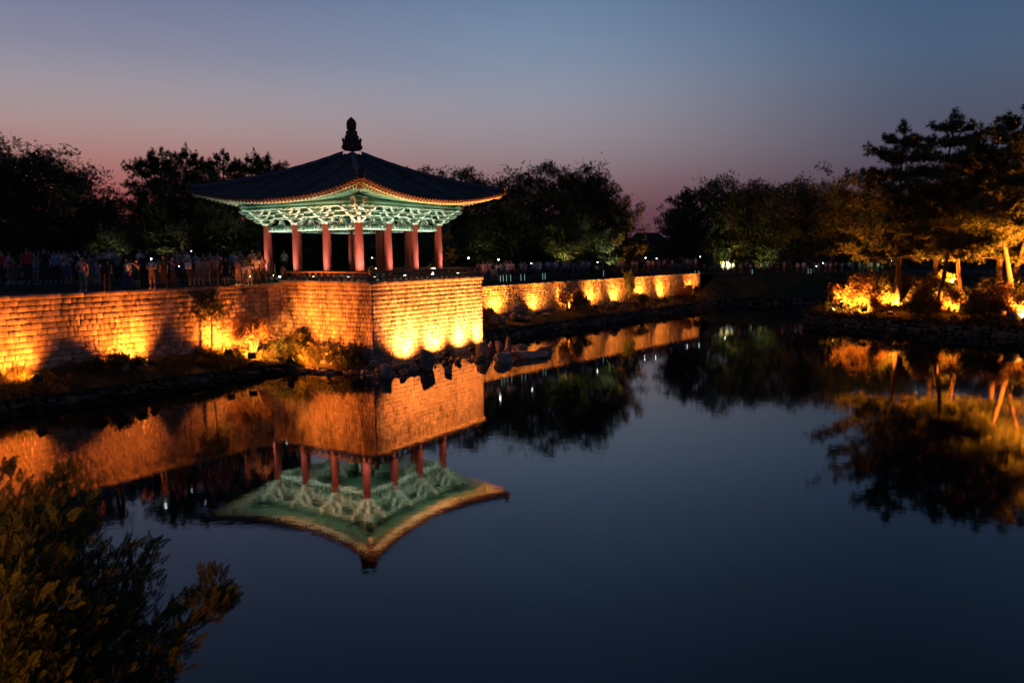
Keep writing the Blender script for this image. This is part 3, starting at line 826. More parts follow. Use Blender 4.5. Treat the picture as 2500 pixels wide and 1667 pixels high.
# rafters: round ones below, square flying ones above, both fanned towards the corners
for k in range(4):
    R = rotz(k * PI / 2)
    n = 42
    for i in range(n):
        uo = -5.95 + 11.9 * i / (n - 1); s = abs(uo) / 6.0
        uin = max(-HC + .15, min(HC - .15, uo)); vin = HC - .2; vo = 5.92 + .3 * s ** 3
        lift = .62 * s ** 2.4
        zo = ZR(uo, vo) - .47; zin = Z3 + .80
        mb = MB(); p0, p1 = fv(uin, vin, zin), fv(uo, vo, zo)
        pm_ = p0 * .42 + p1 * .58; tube(mb, [p0, pm_], .08, 8); tube(mb, [pm_, p1], .082, 8, m=2)
        d = (p1 - p0) / np.linalg.norm(p1 - p0)
        x, y, _ = frame(d); a5 = np.arange(5) * 2 * PI / 5
        V = [p1 + d * .012 + .058 * (math.cos(a) * x + math.sin(a) * y) for a in a5] + [p1 + d * .014]
        mb.add(V, t=[(5, i2, (i2 + 1) % 5) for i2 in range(5)], m=1)
        mb.xf(R); mb.build('round_rafter', [MT['green'], MT['pinkw'], MT['green2']], PAV)
    n = 47
    for i in range(n):
        uo = -7.05 + 14.1 * i / (n - 1); s = abs(uo) / 7.2
        vo = VE(uo) - .17; vin = 5.45 + .2 * s ** 3
        uin = uo * (vin / vo) if abs(uo) > 4 else uo * (1 - .12 * abs(uo) / 4)
        zo = ZR(uo, vo) - .265; zi = ZR(uin, vin) - .30
        p0, p1 = fv(uin, vin, zi), fv(uo, vo, zo); d = (p1 - p0); L = np.linalg.norm(d); d /= L
        x = np.cross(d, [0, 0, 1.0]); x /= np.linalg.norm(x); z = np.cross(x, d)
        mb = MB(); box(mb, (p0 + p1) / 2, (.072, L / 2, .085), np.array([x, d, z]), m=0)
        box(mb, p1 + d * .004, (.045, .005, .055), np.array([x, d, z]), m=1)
        mb.xf(R); mb.build('flying_rafter', [MT['cream'], MT['green']], PAV)
    # corner beams, lower and upper
    for (D0, D1, w, h, dz, nm) in ((4.6, 8.7, .15, .19, -.62, 'lower_corner_beam'), (6.6, 10.05, .15, .16, -.36, 'upper_corner_beam')):
        mb = MB(); c0, c1 = D0 / math.sqrt(2), D1 / math.sqrt(2)
        p0 = np.array([-c0, -c0, ZR(c0, c0) + dz - .12 * (nm[0] == 'l')]); p1 = np.array([-c1, -c1, ZR(c1, c1) + dz]); d = p1 - p0; L = np.linalg.norm(d); d /= L
        x = np.cross(d, [0, 0, 1.0]); x /= np.linalg.norm(x); z = np.cross(x, d)
        box(mb, (p0 + p1) / 2, (w, L / 2, h), np.array([x, d, z]), m=0)
        box(mb, p1 + d * .003, (w * .8, .008, h * .8), np.array([x, d, z]), m=1)
        box(mb, (p0 + p1) / 2 - z * h, (w * .85, L / 2 * .97, .006), np.array([x, d, z]), m=2)
        mb.xf(R); mb.build(nm, [MT['green'], MT['brownred'], MT['pinkw']], PAV)

# ------------------------------------------------------------------ timber railing round the deck
def railing(label, P0, P1, ends=(True, True)):
    P0 = np.array(P0); P1 = np.array(P1); L = np.linalg.norm(P1 - P0); d = (P1 - P0) / L
    root = thing('wooden_railing', label, 'railing', (*P0, DECK), math.atan2(d[1], d[0]))
    for nm, z, h, w in (('top_rail', .51, .06, .07), ('middle_rail', .17, .055, .06)):
        mb = MB(); box(mb, (L / 2, 0, z), (L / 2 + .02, w, h)); mb.build(nm, MT['rail'], root)
    n = round(L / .53); b1 = MB(); box(b1, (0, 0, 0), (.09, .045, .1)); m1 = b1.mesh('rail_block', MT['rail'])
    b2 = MB(); box(b2, (0, 0, 0), (.09, .045, .056)); m2 = b2.mesh('rail_block', MT['rail'])
    for i in range(n):
        x = L * (i + .5) / n
        obj('rail_block', m1, root, (x, 0, .337)); obj('rail_block', m2, root, (x, 0, .058))
    for e, x in zip(ends, (0, L)):
        if e:
            mb = MB(); box(mb, (x, 0, .38), (.1, .1, .38)); box(mb, (x, 0, .81), (.08, .08, .05), taper=.5); mb.build('post', MT['rail'], root)
IN = .16
railing('low timber railing on the left edge of the stone base, lit orange', TL + dR * IN + dL * -.1, T_ + (dR + dL) * IN, (True, False))
railing('low timber railing along the right edge of the stone base above the floodlights', T_ + (dR + dL) * IN, TR + (dL - dR) * IN)
railing('far timber railing behind the pavilion columns, seen end on', TR + (dL - dR) * IN, TRB - dR * IN - dL * 2, (False, True))
for i, (a, b) in enumerate(((-1.2, 7.0), (.9, 7.0), (3.1, 7.0), (5.2, 6.6))):
    p = PC + dR * b * .95 + dL * a
    r = thing('rope_post', ['short pale post with sagging rope behind the columns, %s' % s for s in ('furthest right', 'second from the right', 'second from the left', 'furthest left')][i], 'post', (*p, DECK), AZ, 'rope barrier posts behind the pavilion')
    mb = MB(); tube(mb, [(0, 0, 0), (0, 0, .8)], .05, 8); mb.build('post', MT['rope'], r)
    if i < 3:
        mb = MB(); tube(mb, [(0, t * 2.15, .7 - .35 * math.sin(PI * t)) for t in np.linspace(0, 1, 9)], .018, 5); mb.build('rope', MT['rope'], r)
# ------------------------------------------------------------------ leaves and crowns
def rand_rot(n, r):
    q = r.normal(size=(n, 4)); q /= np.linalg.norm(q, axis=1)[:, None]
    w, x, y, z = q.T
    return np.stack([1 - 2 * (y * y + z * z), 2 * (x * y - z * w), 2 * (x * z + y * w), 2 * (x * y + z * w), 1 - 2 * (x * x + z * z), 2 * (y * z - x * w), 2 * (x * z - y * w), 2 * (y * z + x * w), 1 - 2 * (x * x + y * y)], 1).reshape(n, 3, 3)
def scatter(mb, tmpl_v, tmpl_q, tmpl_t, P, R, S, m=0):
    n = len(P); k = len(tmpl_v)
    V = np.einsum('nij,kj->nki', R, tmpl_v) * S[:, None, None] + P[:, None, :]
    off = (np.arange(n) * k)[:, None, None]
    Q = (np.array(tmpl_q)[None] + off).reshape(-1, 4) if len(tmpl_q) else None
    T = (np.array(tmpl_t)[None] + off).reshape(-1, 3) if len(tmpl_t) else None
    mb.add(V.reshape(-1, 3), Q, T, m)
LEAFV = np.array([(0, 0, 0), (.32, .28, .06), (1, 0, 0), (.32, -.28, .06)])
LEAFQ = [(0, 1, 2, 3)]
# a twig with seven leaves
def twig():
    V = []; Q = []
    for i in range(7):
        a = (-1) ** i * .9 if i < 6 else 0; x = .15 * i
        c, s = math.cos(a), math.sin(a)
        for p in LEAFV:
            q = p * .42; V.append((x + c * q[0] - s * q[1], s * q[0] + c * q[1], q[2] + .05 * math.sin(i * 2.3)))
        Q.append((4 * i, 4 * i + 1, 4 * i + 2, 4 * i + 3))
    return np.array(V), Q
TWV, TWQ = twig()

def limb_tree(h, spread, seed, trunk_h=.3, n_limb=9, lean=0.0, r0=None, levels=2, top=1.0, droop=0.0):
    """Returns trunk mesh builder and a list of branch end points that carry foliage."""
    r = np.random.default_rng(seed); mb = MB(); ends = []
    r0 = r0 or h * .022 + .05
    lx, ly = lean * math.cos(seed), lean * math.sin(seed)
    def path(t): return np.array([lx * t * h + .03 * h * math.sin(3 * t + seed), ly * t * h + .02 * h * math.cos(4 * t + seed), t * h * .86])
    ts = np.linspace(0, 1, 9)
    tube(mb, [path(t) for t in ts], [r0 * (1.25 - 1.1 * t) + .01 for t in ts], 8)
    for i in range(n_limb):
        t = trunk_h + (1 - trunk_h) * (i + r.uniform(.1, .9)) / n_limb; t = min(t, .98)
        a = i * 2.4 + r.uniform(-.4, .4); p = path(t)
        L = spread * (1 - .55 * ((t - trunk_h) / (1 - trunk_h)) ** 1.5) * r.uniform(.75, 1.1)
        up_ = r.uniform(.15, .6) + .5 * t - droop
        d = np.array([math.cos(a), math.sin(a), up_]); q = p + d * L * .5; e = p + np.array([math.cos(a + r.uniform(-.3, .3)), math.sin(a), up_ * .8 - droop]) * L
        rr = r0 * (1.1 - t) * .5 + .02
        tube(mb, [p, q, e], [rr, rr * .65, rr * .25], 5)
        for s in np.linspace(.35, 1, 5): ends.append((1 - s) * p + s * (.5 * (q + e) if s < 1 else e) + r.normal(size=3) * .12 * spread * s)
        for _ in range(3):
            b = q * r.uniform(.3, 1) ; f = r.uniform(.3, 1); b = q * (1 - f) + e * f
            g = b + np.array([r.normal(), r.normal(), r.normal() * .6 + .35 - droop]) * L * .3
            tube(mb, [b, g], [rr * .35, rr * .12], 4); ends.append(g); ends.append((b + g) / 2)
    return mb, np.array(ends), path
def crown(ends, seed, n, rad, leaf, flat=.75, m=0, upb=.3):
    r = np.random.default_rng(seed + 500); mb = MB()
    k = len(ends)
    wts = r.uniform(.3, 1.6, k); wts /= wts.sum()
    idx = r.choice(k, n, p=wts)
    cr = rad * r.uniform(.55, 1.25, k)
    d = r.normal(size=(n, 3)); d /= np.linalg.norm(d, axis=1)[:, None]
    rr = r.uniform(0, 1, n) ** .45
    P = ends[idx] + d * (rr * cr[idx])[:, None] * np.array([1, 1, flat])
    R = rand_rot(n, r)
    scatter(mb, TWV, TWQ, [], P, R, leaf * r.uniform(.7, 1.3, n))
    return mb
def make_tree(h, spread, seed, n=1500, leaf=.42, leafmat='leaf', bark='bark', trunk_h=.22, n_limb=11, rad=None, **k):
    t, ends, _ = limb_tree(h, spread, seed, trunk_h, n_limb, **k)
    c = crown(ends, seed, n, rad or spread * .3, leaf)
    return t.mesh('trunk', MT[bark]), c.mesh('crown', MT[leafmat])
def put_tree(name, label, cat, loc, meshes, rz=0, sc=1, group=None):
    r = thing(name, label, cat, loc, rz, group); r.scale = (sc, sc, sc) if np.isscalar(sc) else sc
    obj('trunk', meshes[0], r); obj('crown', meshes[1], r)
    return r

# pine: layered pads of needle tufts on irregular limbs
def tuft():
    V = []; T = []
    r = np.random.default_rng(3)
    for i in range(16):
        a = i * 2.4; el = r.uniform(.05, 1.35); d = np.array([math.cos(a) * math.cos(el), math.sin(a) * math.cos(el), math.sin(el)])
        s = np.cross(d, [.3, .2, 1]); s /= np.linalg.norm(s); b = len(V)
        V += [s * .05, -s * .05, d * r.uniform(.8, 1.1)]; T.append((b, b + 1, b + 2))
    return np.array(V), T
TFV, TFT = tuft()
def make_pine(h, spread, seed, trunk_h=.35, layers=9, n=2600, tl=.34, lean=.05, r0=None, oneside=0, leaders=3, conic=1.0, droop=.0, nmat='needle', lay=0, flat=1.0):
    """Irregular pine: many limbs at random heights, each ending in ragged tufted masses; several pointed leaders."""
    r = np.random.default_rng(seed); tr = MB(); r0 = r0 or h * .018 + .06
    def path(t): return np.array([lean * h * math.sin(2.2 * t + seed), lean * h * .7 * math.sin(3 * t + seed * 2), t * h * .94])
    ts = np.linspace(0, 1, 12); tube(tr, [path(t) for t in ts], [r0 * (1.2 - 1.08 * t) + .008 for t in ts], 8)
    blobs = []
    def limb(p, a, L, rise, rr, dep=0):
        d = np.array([math.cos(a), math.sin(a), 0])
        q = p + d * L * .5 + [0, 0, L * (rise * .2 - droop)]; e = p + d * L + [0, 0, L * (rise - droop)]
        tube(tr, [p, q, e], [rr, rr * .7, rr * .25], 5)
        for s in np.linspace(.3, 1.0, 5):
            c = (1 - 2 * s) * p + 2 * s * q if s < .5 else (2 - 2 * s) * q + (2 * s - 1) * e
            blobs.append((c + r.normal(size=3) * [.1, .1, .05] * L, .16 + L * r.uniform(.06, .15), .12 * flat + L * r.uniform(.03, .08) * flat))
        if dep == 0:
            for _ in range(3):
                f = r.uniform(.35, .9); limb(p * (1 - f) + (q * .5 + e * .5) * f, a + r.choice([-1, 1]) * r.uniform(.4, .9), L * r.uniform(.3, .5), rise + r.uniform(0, .25), rr * .4, 1)
        # upturned tip
        for k in range(3): blobs.append((e + [0, 0, .12 * (k + 1)], .12, .14))
    nb = layers * 4
    for i in range(nb):
        tt = (i + r.uniform(0, 1)) / nb
        if lay: tt = min(.99, (math.floor(tt * lay) + .5 + r.uniform(-.22, .22)) / lay)
        t = trunk_h + (1 - trunk_h) * tt * .97
        L = spread * ((1 - tt) ** .85 * conic + (1 - conic) * math.sqrt(max(0, 1 - (1.6 * tt - .6) ** 2)) + .06) * r.uniform(.5, 1.12)
        a = i * 2.4 + r.uniform(-.5, .5)
        if oneside: L *= 1 + .3 * math.cos(a - oneside)
        limb(path(t), a, L, r.uniform(.02, .35) * (1 - .3 * tt), r0 * (1.1 - t) * .36 + .012)
    for j in range(leaders):
        b0 = path(1 - .1 * j) + np.array([r.normal() * .35 * j, r.normal() * .35 * j, -.1 * h * .3 * j]); hh = h * .07 * r.uniform(.7, 1.3)
        tube(tr, [b0 - [0, 0, .3], b0 + [0, 0, hh]], [.05, .01], 4)
        for k in range(7): blobs.append((b0 + [0, 0, hh * (1.05 - k * .16)], .07 + .075 * k, .16))
    nd = MB(); w = np.array([p[1] ** 1.5 for p in blobs]); w /= w.sum(); idx = r.choice(len(blobs), n, p=w)
    C = np.array([p[0] for p in blobs]); A = np.array([p[1] for p in blobs]); B = np.array([p[2] for p in blobs])
    D = r.normal(size=(n, 3)); D /= np.linalg.norm(D, axis=1)[:, None]; rr = r.uniform(0, 1, n) ** .5
    P = C[idx] + D * rr[:, None] * np.stack([A[idx], A[idx], B[idx]], 1) * 1.25
    tilt = D * .8 + r.normal(size=(n, 3)) * .25 + [0, 0, .75]; tilt /= np.linalg.norm(tilt, axis=1)[:, None]
    X = np.cross(tilt, r.normal(size=(n, 3))); X /= np.linalg.norm(X, axis=1)[:, None]; Y = np.cross(tilt, X)
    R = np.stack([X, Y, tilt], 2)
    scatter(nd, TFV, [], TFT, P, R, tl * r.uniform(.6, 1.25, n))
    return tr.mesh('trunk', MT['bark_p']), nd.mesh('crown', MT[nmat])

# ------------------------------------------------------------------ trees beyond the water
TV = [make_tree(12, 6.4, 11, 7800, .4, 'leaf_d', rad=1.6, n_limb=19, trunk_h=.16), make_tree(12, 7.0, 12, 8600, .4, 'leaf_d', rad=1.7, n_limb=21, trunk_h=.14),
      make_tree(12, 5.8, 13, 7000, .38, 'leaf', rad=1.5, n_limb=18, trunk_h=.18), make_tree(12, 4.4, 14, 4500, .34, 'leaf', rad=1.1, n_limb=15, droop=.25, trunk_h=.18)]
PV = [make_pine(12, 4.6, 21, .25, 9, 6000, .32, conic=.15, leaders=5), make_pine(12, 5.0, 22, .3, 9, 6000, .32, lean=.08, leaders=6, conic=.05), make_pine(12, 5.6, 23, .25, 8, 6000, .34, conic=.1, leaders=5)]
def gz(x, y):
    return 5.2 if x < -8 else (4.3 if y < 100 else 3.5)
def bt(px, py_top, y, kind, label, sxy=1.0, cat='tree', name='broadleaf_tree', rz=None, z0=None, group=None):
    """Tree at depth y whose top shows at the given height (2500 px wide frame, worked out from the camera on the bank)."""
    X = (px - 1250) / 1909.2 * y * .995; hz = 631 - px / 2500 * 27.3
    ztop = CAM_Z + (hz - py_top) / 1909.2 * y
    z0 = gz(X, y) if z0 is None else z0
    s = (ztop - z0) / (13.4 if kind < 4 else 12.7)
    ms = (TV + PV)[kind]
    return put_tree(name, label, cat, (X, y, z0), ms, rng.uniform(0, 6.28) if rz is None else rz, (s * sxy, s * sxy, s), group)
L_ = 'trees beyond the crowd'
bt(-60, 350, 50, 1, 'dark spreading tree at the left edge, tallest on the left bank', 1.15, group=L_)
bt(75, 352, 53, 0, 'dark broad tree near the left edge with trunk lit from below', 1.1, group=L_)
bt(185, 400, 55, 1, 'dark tree third from the left edge, crown sloping down', .95, group=L_)
bt(262, 480, 60, 2, 'low dark tree in the dip of the skyline left of the pines', .95, group=L_)
bt(20, 520, 46, 2, 'small green tree lit from below behind the crowd at far left', 1.3, group=L_)
bt(345, 470, 57, 4, 'lowest dark pine at the left end of the pine row', .95, 'pine tree', 'pine_tree', group=L_)
bt(392, 352, 60, 4, 'dark pine with rounded top, left of the pine row', .85, 'pine tree', 'pine_tree', group=L_)
bt(490, 345, 62, 5, 'tallest dark pine in the middle of the pine row', .85, 'pine tree', 'pine_tree', group=L_)
bt(553, 350, 64, 4, 'dark pine with a pointed top right of the tallest one', .75, 'pine tree', 'pine_tree', group=L_)
bt(622, 355, 62, 5, 'dark pine with a pointed top nearest the left eave of the pavilion', .8, 'pine tree', 'pine_tree', group=L_)
bt(668, 362, 63, 4, 'slender dark pine peeping over the left roof slope', .6, 'pine tree', 'pine_tree', group=L_)
bt(440, 420, 56, 6, 'bushy pine with floodlit trunk behind the crowd left of the pavilion', .95, 'pine tree', 'pine_tree', group=L_)
bt(540, 430, 57, 0, 'dark leafy tree under the pine row beside the pavilion', .9, group=L_)
bt(300, 540, 52, 0, 'low dark tree behind the man in the pink cap', 1.1, group=L_)
bt(700, 500, 70, 1, 'dark tree seen through the left columns of the pavilion', 1.0, group=L_)
bt(850, 500, 74, 0, 'dark tree seen through the middle of the pavilion', 1.1, group=L_)
bt(985, 480, 78, 1, 'dark tree seen through the right columns of the pavilion', 1.1, group=L_)
bt(1040, 410, 92, 2, 'dark tree rising just over the right roof slope', 1.0, group=L_)
bt(1115, 408, 90, 2, 'ragged topped tree above the right tip of the roof', .85, group=L_)
bt(1190, 412, 90, 2, 'ragged topped dark tree right of the roof tip', .9, group=L_)
bt(1110, 500, 82, 1, 'low dark tree behind the right eave', 1.1, group=L_)
bt(1250, 470, 86, 0, 'mid height dark tree right of the pavilion', 1.0, group=L_)
bt(1318, 397, 90, 2, 'tallest tree right of the pavilion with a leafy pointed crown', .95, group=L_)
bt(1400, 405, 92, 1, 'broad dark tree in the middle of the centre group', .9, group=L_)
bt(1455, 432, 90, 0, 'round dark tree sloping down to the gap in the skyline', .85, group=L_)
bt(1525, 452, 88, 3, 'drooping tree with feathery branches left of the gap', .9, group=L_)
bt(1380, 520, 84, 2, 'low tree lit yellow from below behind the centre crowd', 1.2, group=L_)
bt(1490, 540, 84, 3, 'low pale trunked tree lit green from below near the gap', 1.2, group=L_)
bt(1570, 590, 100, 2, 'low dark tree closing the bottom of the gap', 1.4, group=L_, z0=4.0)
bt(1632, 590, 118, 2, 'low dark tree right of the bottom of the gap', 1.4, group=L_, z0=4.0)
bt(1672, 448, 112, 4, 'pointed dark tree right of the gap', .8, group=L_)
bt(1655, 500, 108, 2, 'tree at the right side of the gap', .9, group=L_)
bt(1745, 437, 114, 1, 'tallest tree of the right group, rounded top', .8, group=L_)
bt(1815, 436, 116, 0, 'rounded tree right of the tallest one in the right group', .75, group=L_)
bt(1895, 444, 114, 1, 'broad dark tree in the middle of the right group', .85, group=L_)
bt(1965, 438, 116, 0, 'domed dark tree in the right group', .8, group=L_)
bt(2035, 445, 112, 1, 'broad dark tree of the right group beside the island pines', .85, group=L_)
bt(2105, 470, 110, 0, 'dark tree half hidden by the left pine of the island', .85, group=L_)
bt(2200, 470, 108, 1, 'dark tree behind the island pines', 1.0, group=L_)
bt(2330, 470, 106, 0, 'dark tree behind the right of the island', 1.0, group=L_)
bt(2460, 470, 104, 1, 'dark tree behind the island at the right edge', 1.0, group=L_)
bt(1790, 560, 112, 3, 'low spreading tree lit yellow green behind the far crowd', 1.5, group=L_, z0=3.4)
bt(1860, 575, 112, 3, 'low spreading tree lit green right of the yellow green one', 1.3, group=L_, z0=3.4)
# filler wood under the crowns: one dark mass
r = np.random.default_rng(77); mb = MB()
N = 9000; px = r.uniform(-300, 2700, N); yy = np.where(px < 1100, r.uniform(62, 80, N), np.where(px < 1560, r.uniform(92, 104, N), r.uniform(120, 135, N)))
X = (px - 1250) / 1909.2 * yy; zz = np.where(px < 1100, 5.0, 3.8) + r.uniform(0, 1, N) * np.where(px < 1100, 3.6, np.where(px < 1560, 4.2, 6.0)) * np.where(np.abs(px - 1606) < 45, .55, 1)
scatter(mb, TWV, TWQ, [], np.stack([X, yy, zz], 1), rand_rot(N, r), r.uniform(.8, 1.6, N))
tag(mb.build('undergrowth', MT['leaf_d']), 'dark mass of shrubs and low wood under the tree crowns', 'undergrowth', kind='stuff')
# distant hills
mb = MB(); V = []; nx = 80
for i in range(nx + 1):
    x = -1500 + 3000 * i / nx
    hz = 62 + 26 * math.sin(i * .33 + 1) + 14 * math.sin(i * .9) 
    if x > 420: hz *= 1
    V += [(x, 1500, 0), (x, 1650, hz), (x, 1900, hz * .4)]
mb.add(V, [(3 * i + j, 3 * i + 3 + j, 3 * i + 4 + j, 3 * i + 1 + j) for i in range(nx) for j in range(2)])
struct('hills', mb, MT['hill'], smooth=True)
# distant tiled hall in the gap
X = 28.6; fh = thing('distant_hall', 'far tiled hall roof glimpsed through the gap between the trees', 'building', (X + .8, 170, 4.5), .3)
mb = MB(); box(mb, (0, 0, 1.6), (3.0, 2.5, 1.6)); mb.build('wall', MT['brownred'], fh)
mb = MB(); V = [(-4.4, -3.6, 3.2), (4.4, -3.6, 3.2), (4.4, 3.6, 3.2), (-4.4, 3.6, 3.2), (-2.6, 0, 6.2), (2.6, 0, 6.2), (-3.6, -2.6, 3.9), (3.6, -2.6, 3.9)]
mb.add(V, [(0, 1, 7, 6), (6, 7, 5, 4), (2, 3, 4, 5)], [(1, 2, 5), (3, 0, 4), (1, 5, 7), (0, 6, 4)]); mb.build('roof', MT['tile_s'], fh)

# ------------------------------------------------------------------ island pines and shrubs
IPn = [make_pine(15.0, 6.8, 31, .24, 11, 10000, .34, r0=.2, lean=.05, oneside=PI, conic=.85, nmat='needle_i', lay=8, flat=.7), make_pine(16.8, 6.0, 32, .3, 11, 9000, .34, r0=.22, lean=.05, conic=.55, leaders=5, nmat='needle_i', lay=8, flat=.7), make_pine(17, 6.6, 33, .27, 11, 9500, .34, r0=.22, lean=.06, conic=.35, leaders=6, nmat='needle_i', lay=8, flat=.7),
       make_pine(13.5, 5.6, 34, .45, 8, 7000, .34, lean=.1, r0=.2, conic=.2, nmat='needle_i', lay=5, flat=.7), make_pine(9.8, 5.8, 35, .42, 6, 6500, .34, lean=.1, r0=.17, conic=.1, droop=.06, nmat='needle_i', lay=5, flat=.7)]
G = 'pines on the island'
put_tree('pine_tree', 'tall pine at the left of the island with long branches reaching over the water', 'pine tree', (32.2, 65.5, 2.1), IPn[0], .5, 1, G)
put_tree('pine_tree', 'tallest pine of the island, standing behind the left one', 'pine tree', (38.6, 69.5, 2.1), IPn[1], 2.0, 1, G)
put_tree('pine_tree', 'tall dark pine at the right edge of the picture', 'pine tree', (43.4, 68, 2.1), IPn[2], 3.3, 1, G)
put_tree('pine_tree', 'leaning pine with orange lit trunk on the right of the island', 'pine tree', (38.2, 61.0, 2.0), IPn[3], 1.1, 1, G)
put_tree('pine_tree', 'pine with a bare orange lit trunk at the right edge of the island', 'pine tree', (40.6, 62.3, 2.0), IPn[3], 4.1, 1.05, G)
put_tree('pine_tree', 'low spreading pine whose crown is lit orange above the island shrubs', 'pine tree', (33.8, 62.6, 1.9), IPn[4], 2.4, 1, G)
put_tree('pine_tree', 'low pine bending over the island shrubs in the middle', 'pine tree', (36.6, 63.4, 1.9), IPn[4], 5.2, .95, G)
def shrub(h, w, seed, n, leaf, mt, stems=9, rad=.3):
    r = np.random.default_rng(seed); tr = MB(); ends = []
    for i in range(stems):
        a = r.uniform(0, 6.28); e = np.array([math.cos(a) * w * r.uniform(.2, 1), math.sin(a) * w * r.uniform(.2, 1), h * r.uniform(.5, .9)])
        m = e * .5 + [0, 0, h * .12]; tube(tr, [(0, 0, 0), m, e], [.03, .02, .008], 4)
        for s in (.35, .55, .75, 1): ends.append(m * (1 - s) + e * s)
    c = crown(np.array(ends), seed, n, rad * w, leaf, flat=.8)
    return tr.mesh('stem', MT['bark']), c.mesh('foliage', MT[mt])
def put_shrub(label, loc, ms, rz=0, sc=1, group=None, name='shrub', cat='shrub'):
    r = thing(name, label, cat, loc, rz, group); r.scale = (sc, sc, sc) if np.isscalar(sc) else sc
    obj('stem', ms[0], r); obj('foliage', ms[1], r); return r
SH = [shrub(2.0, 1.4, 41, 1900, .19, 'leaf_r', rad=.5), shrub(2.0, 1.5, 42, 1900, .19, 'leaf_i', rad=.5), shrub(2.6, 1.2, 43, 1200, .2, 'leaf', rad=.45), shrub(1.0, .8, 44, 600, .16, 'leaf', rad=.5)]
G = 'shrubs on the island'
for x, y, z, k, sc, lb in [(29.9, 69.3, 1.2, 0, 1.2, 'reddish maple shrub at the left tip of the island, brightly lit'), (31.6, 68.2, 1.7, 0, 1.3, 'tall reddish maple shrub just right of the first island floodlight'),
        (33.2, 68.0, 1.9, 1, 1.3, 'tall green shrub behind the maple shrubs on the island'), (32.9, 65.2, 1.5, 1, .9, 'dark green shrub in front of the island pines'),
        (34.8, 63.2, 1.5, 1, .85, 'dark rounded shrub in the middle of the island bank'), (35.2, 60.9, 1.4, 0, 1.0, 'orange red shrub at the middle of the island bank'),
        (37.0, 61.9, 1.6, 1, .9, 'green shrub beside the orange red one'), (37.4, 58.6, 1.4, 0, .9, 'small pale leaved shrub left of the right hand floodlight'),
        (40.2, 59.6, 1.7, 1, 1.0, 'green shrub at the right edge of the picture behind the floodlight'), (34.9, 66.5, 2.0, 1, 1.2, 'big green shrub under the middle pines'),
        (36.5, 66.0, 2.0, 0, 1.1, 'reddish shrub below the right pines'), (39.8, 64.0, 2.0, 1, 1.0, 'dark shrub at the foot of the two orange trunks'), (41.5, 61.0, 2.0, 1, 1.2, 'dark shrub at the far right of the island'),
        (31.2, 69.2, 1.5, 0, 1.35, 'broad reddish shrub forming the mound behind the brightly lit maple'), (33.0, 66.6, 1.7, 0, 1.1, 'reddish shrub filling the gap under the left pine'), (34.6, 64.9, 1.8, 1, 1.1, 'green shrub filling the gap under the middle pines'), (39.2, 61.9, 1.9, 1, 1.1, 'green shrub before the right pair of trunks'),
        (28.6, 70.6, 1.0, 3, 1.0, 'lowest small shrub at the very tip of the island'), (30.9, 66.5, 1.1, 0, .7, 'reddish low shrub in front of the first island floodlight'), (31.7, 66.4, 1.3, 0, .85, 'reddish shrub spilling to the kerb left of the middle shrubs'),
        (33.0, 63.3, 1.1, 1, .7, 'green shrub hanging over the kerb, second from the left'), (33.9, 62.0, 1.1, 0, .75, 'reddish shrub hanging over the kerb, third from the left'), (35.6, 60.0, 1.1, 1, .7, 'green shrub hanging over the kerb, fourth from the left'),
        (36.5, 59.6, 1.3, 0, .8, 'reddish shrub behind the kerb right of the orange red one'), (38.6, 56.6, 1.1, 1, .8, 'shrub on the kerb at the right edge of the picture'), (30.6, 71.5, 1.6, 1, 1.2, 'green shrub behind the brightly lit maple at the island tip'),
        (32.0, 70.8, 1.9, 0, 1.3, 'reddish shrub at the back of the island left of the pines'), (38.2, 60.7, 1.8, 0, 1.0, 'reddish shrub between the two orange trunks'), (33.9, 64.8, 1.8, 0, 1.0, 'reddish shrub below the low spreading pine')]:
    put_shrub(lb, (x, y, z), SH[k], rng.uniform(0, 6), sc, G)

# ------------------------------------------------------------------ plants on the ledges
yt = limb_tree(3.4, .95, 51, .52, 9, lean=.06, r0=.045); yc = crown(yt[1], 51, 900, .42, .17, flat=.9)
put_tree('young_tree', 'young tree with bare lower trunk standing against the lit left wall', 'tree', (-16.85, 43.4, 1.15), (yt[0].mesh('trunk', MT['bark']), yc.mesh('crown', MT['leaf'])), 1.0, (1, 1, 1.08))
lb_ = shrub(2.2, 1.15, 52, 4600, .13, 'leaf_r', stems=16, rad=.5)
put_shrub('round bush glowing yellow in front of a floodlight beside the pavilion base', (-14.75, 44.5, .95), lb_, 0, (1, 1, 1.05), name='bush', cat='bush')
G = 'low shrubs along the left ledge'
for x, y, z, k, sc, lb in [(-20.4, 37.6, 1.05, 3, .75, 'dark low bush on the ledge right of the first left floodlight'), (-19.7, 38.4, 1.05, 3, .95, 'widest dark low bush on the left ledge'), (-18.9, 39.0, 1.05, 3, .6, 'small dark bush left of the two upright rocks'),
        (-13.3, 45.6, .9, 3, .9, 'leafy low shrub in the shadow by the pavilion base'), (-12.6, 45.9, .8, 3, .7, 'small shrub with pale leaves beside the square rock'), (-12.9, 46.8, .9, 1, .62, 'dark shrub in the corner between left wall and pavilion base'),
        (-9.9, 44.9, .65, 3, .5, 'tiny dark plant at the foot of the pavilion base'), (-11.0, 45.4, .7, 3, .5, 'thin weeds beside the pavilion base')]:
    put_shrub(lb, (x, y, z), SH[k], rng.uniform(0, 6), sc, G)
def far_pt(px, off):
    r = (px - 1250) / 1909.2 - .004
    P0 = FA + FN * off
    a = (r * P0[1] - P0[0]) / (FD[0] - r * FD[1]); return P0 + FD * a
G = 'shrubs in front of the far wall'
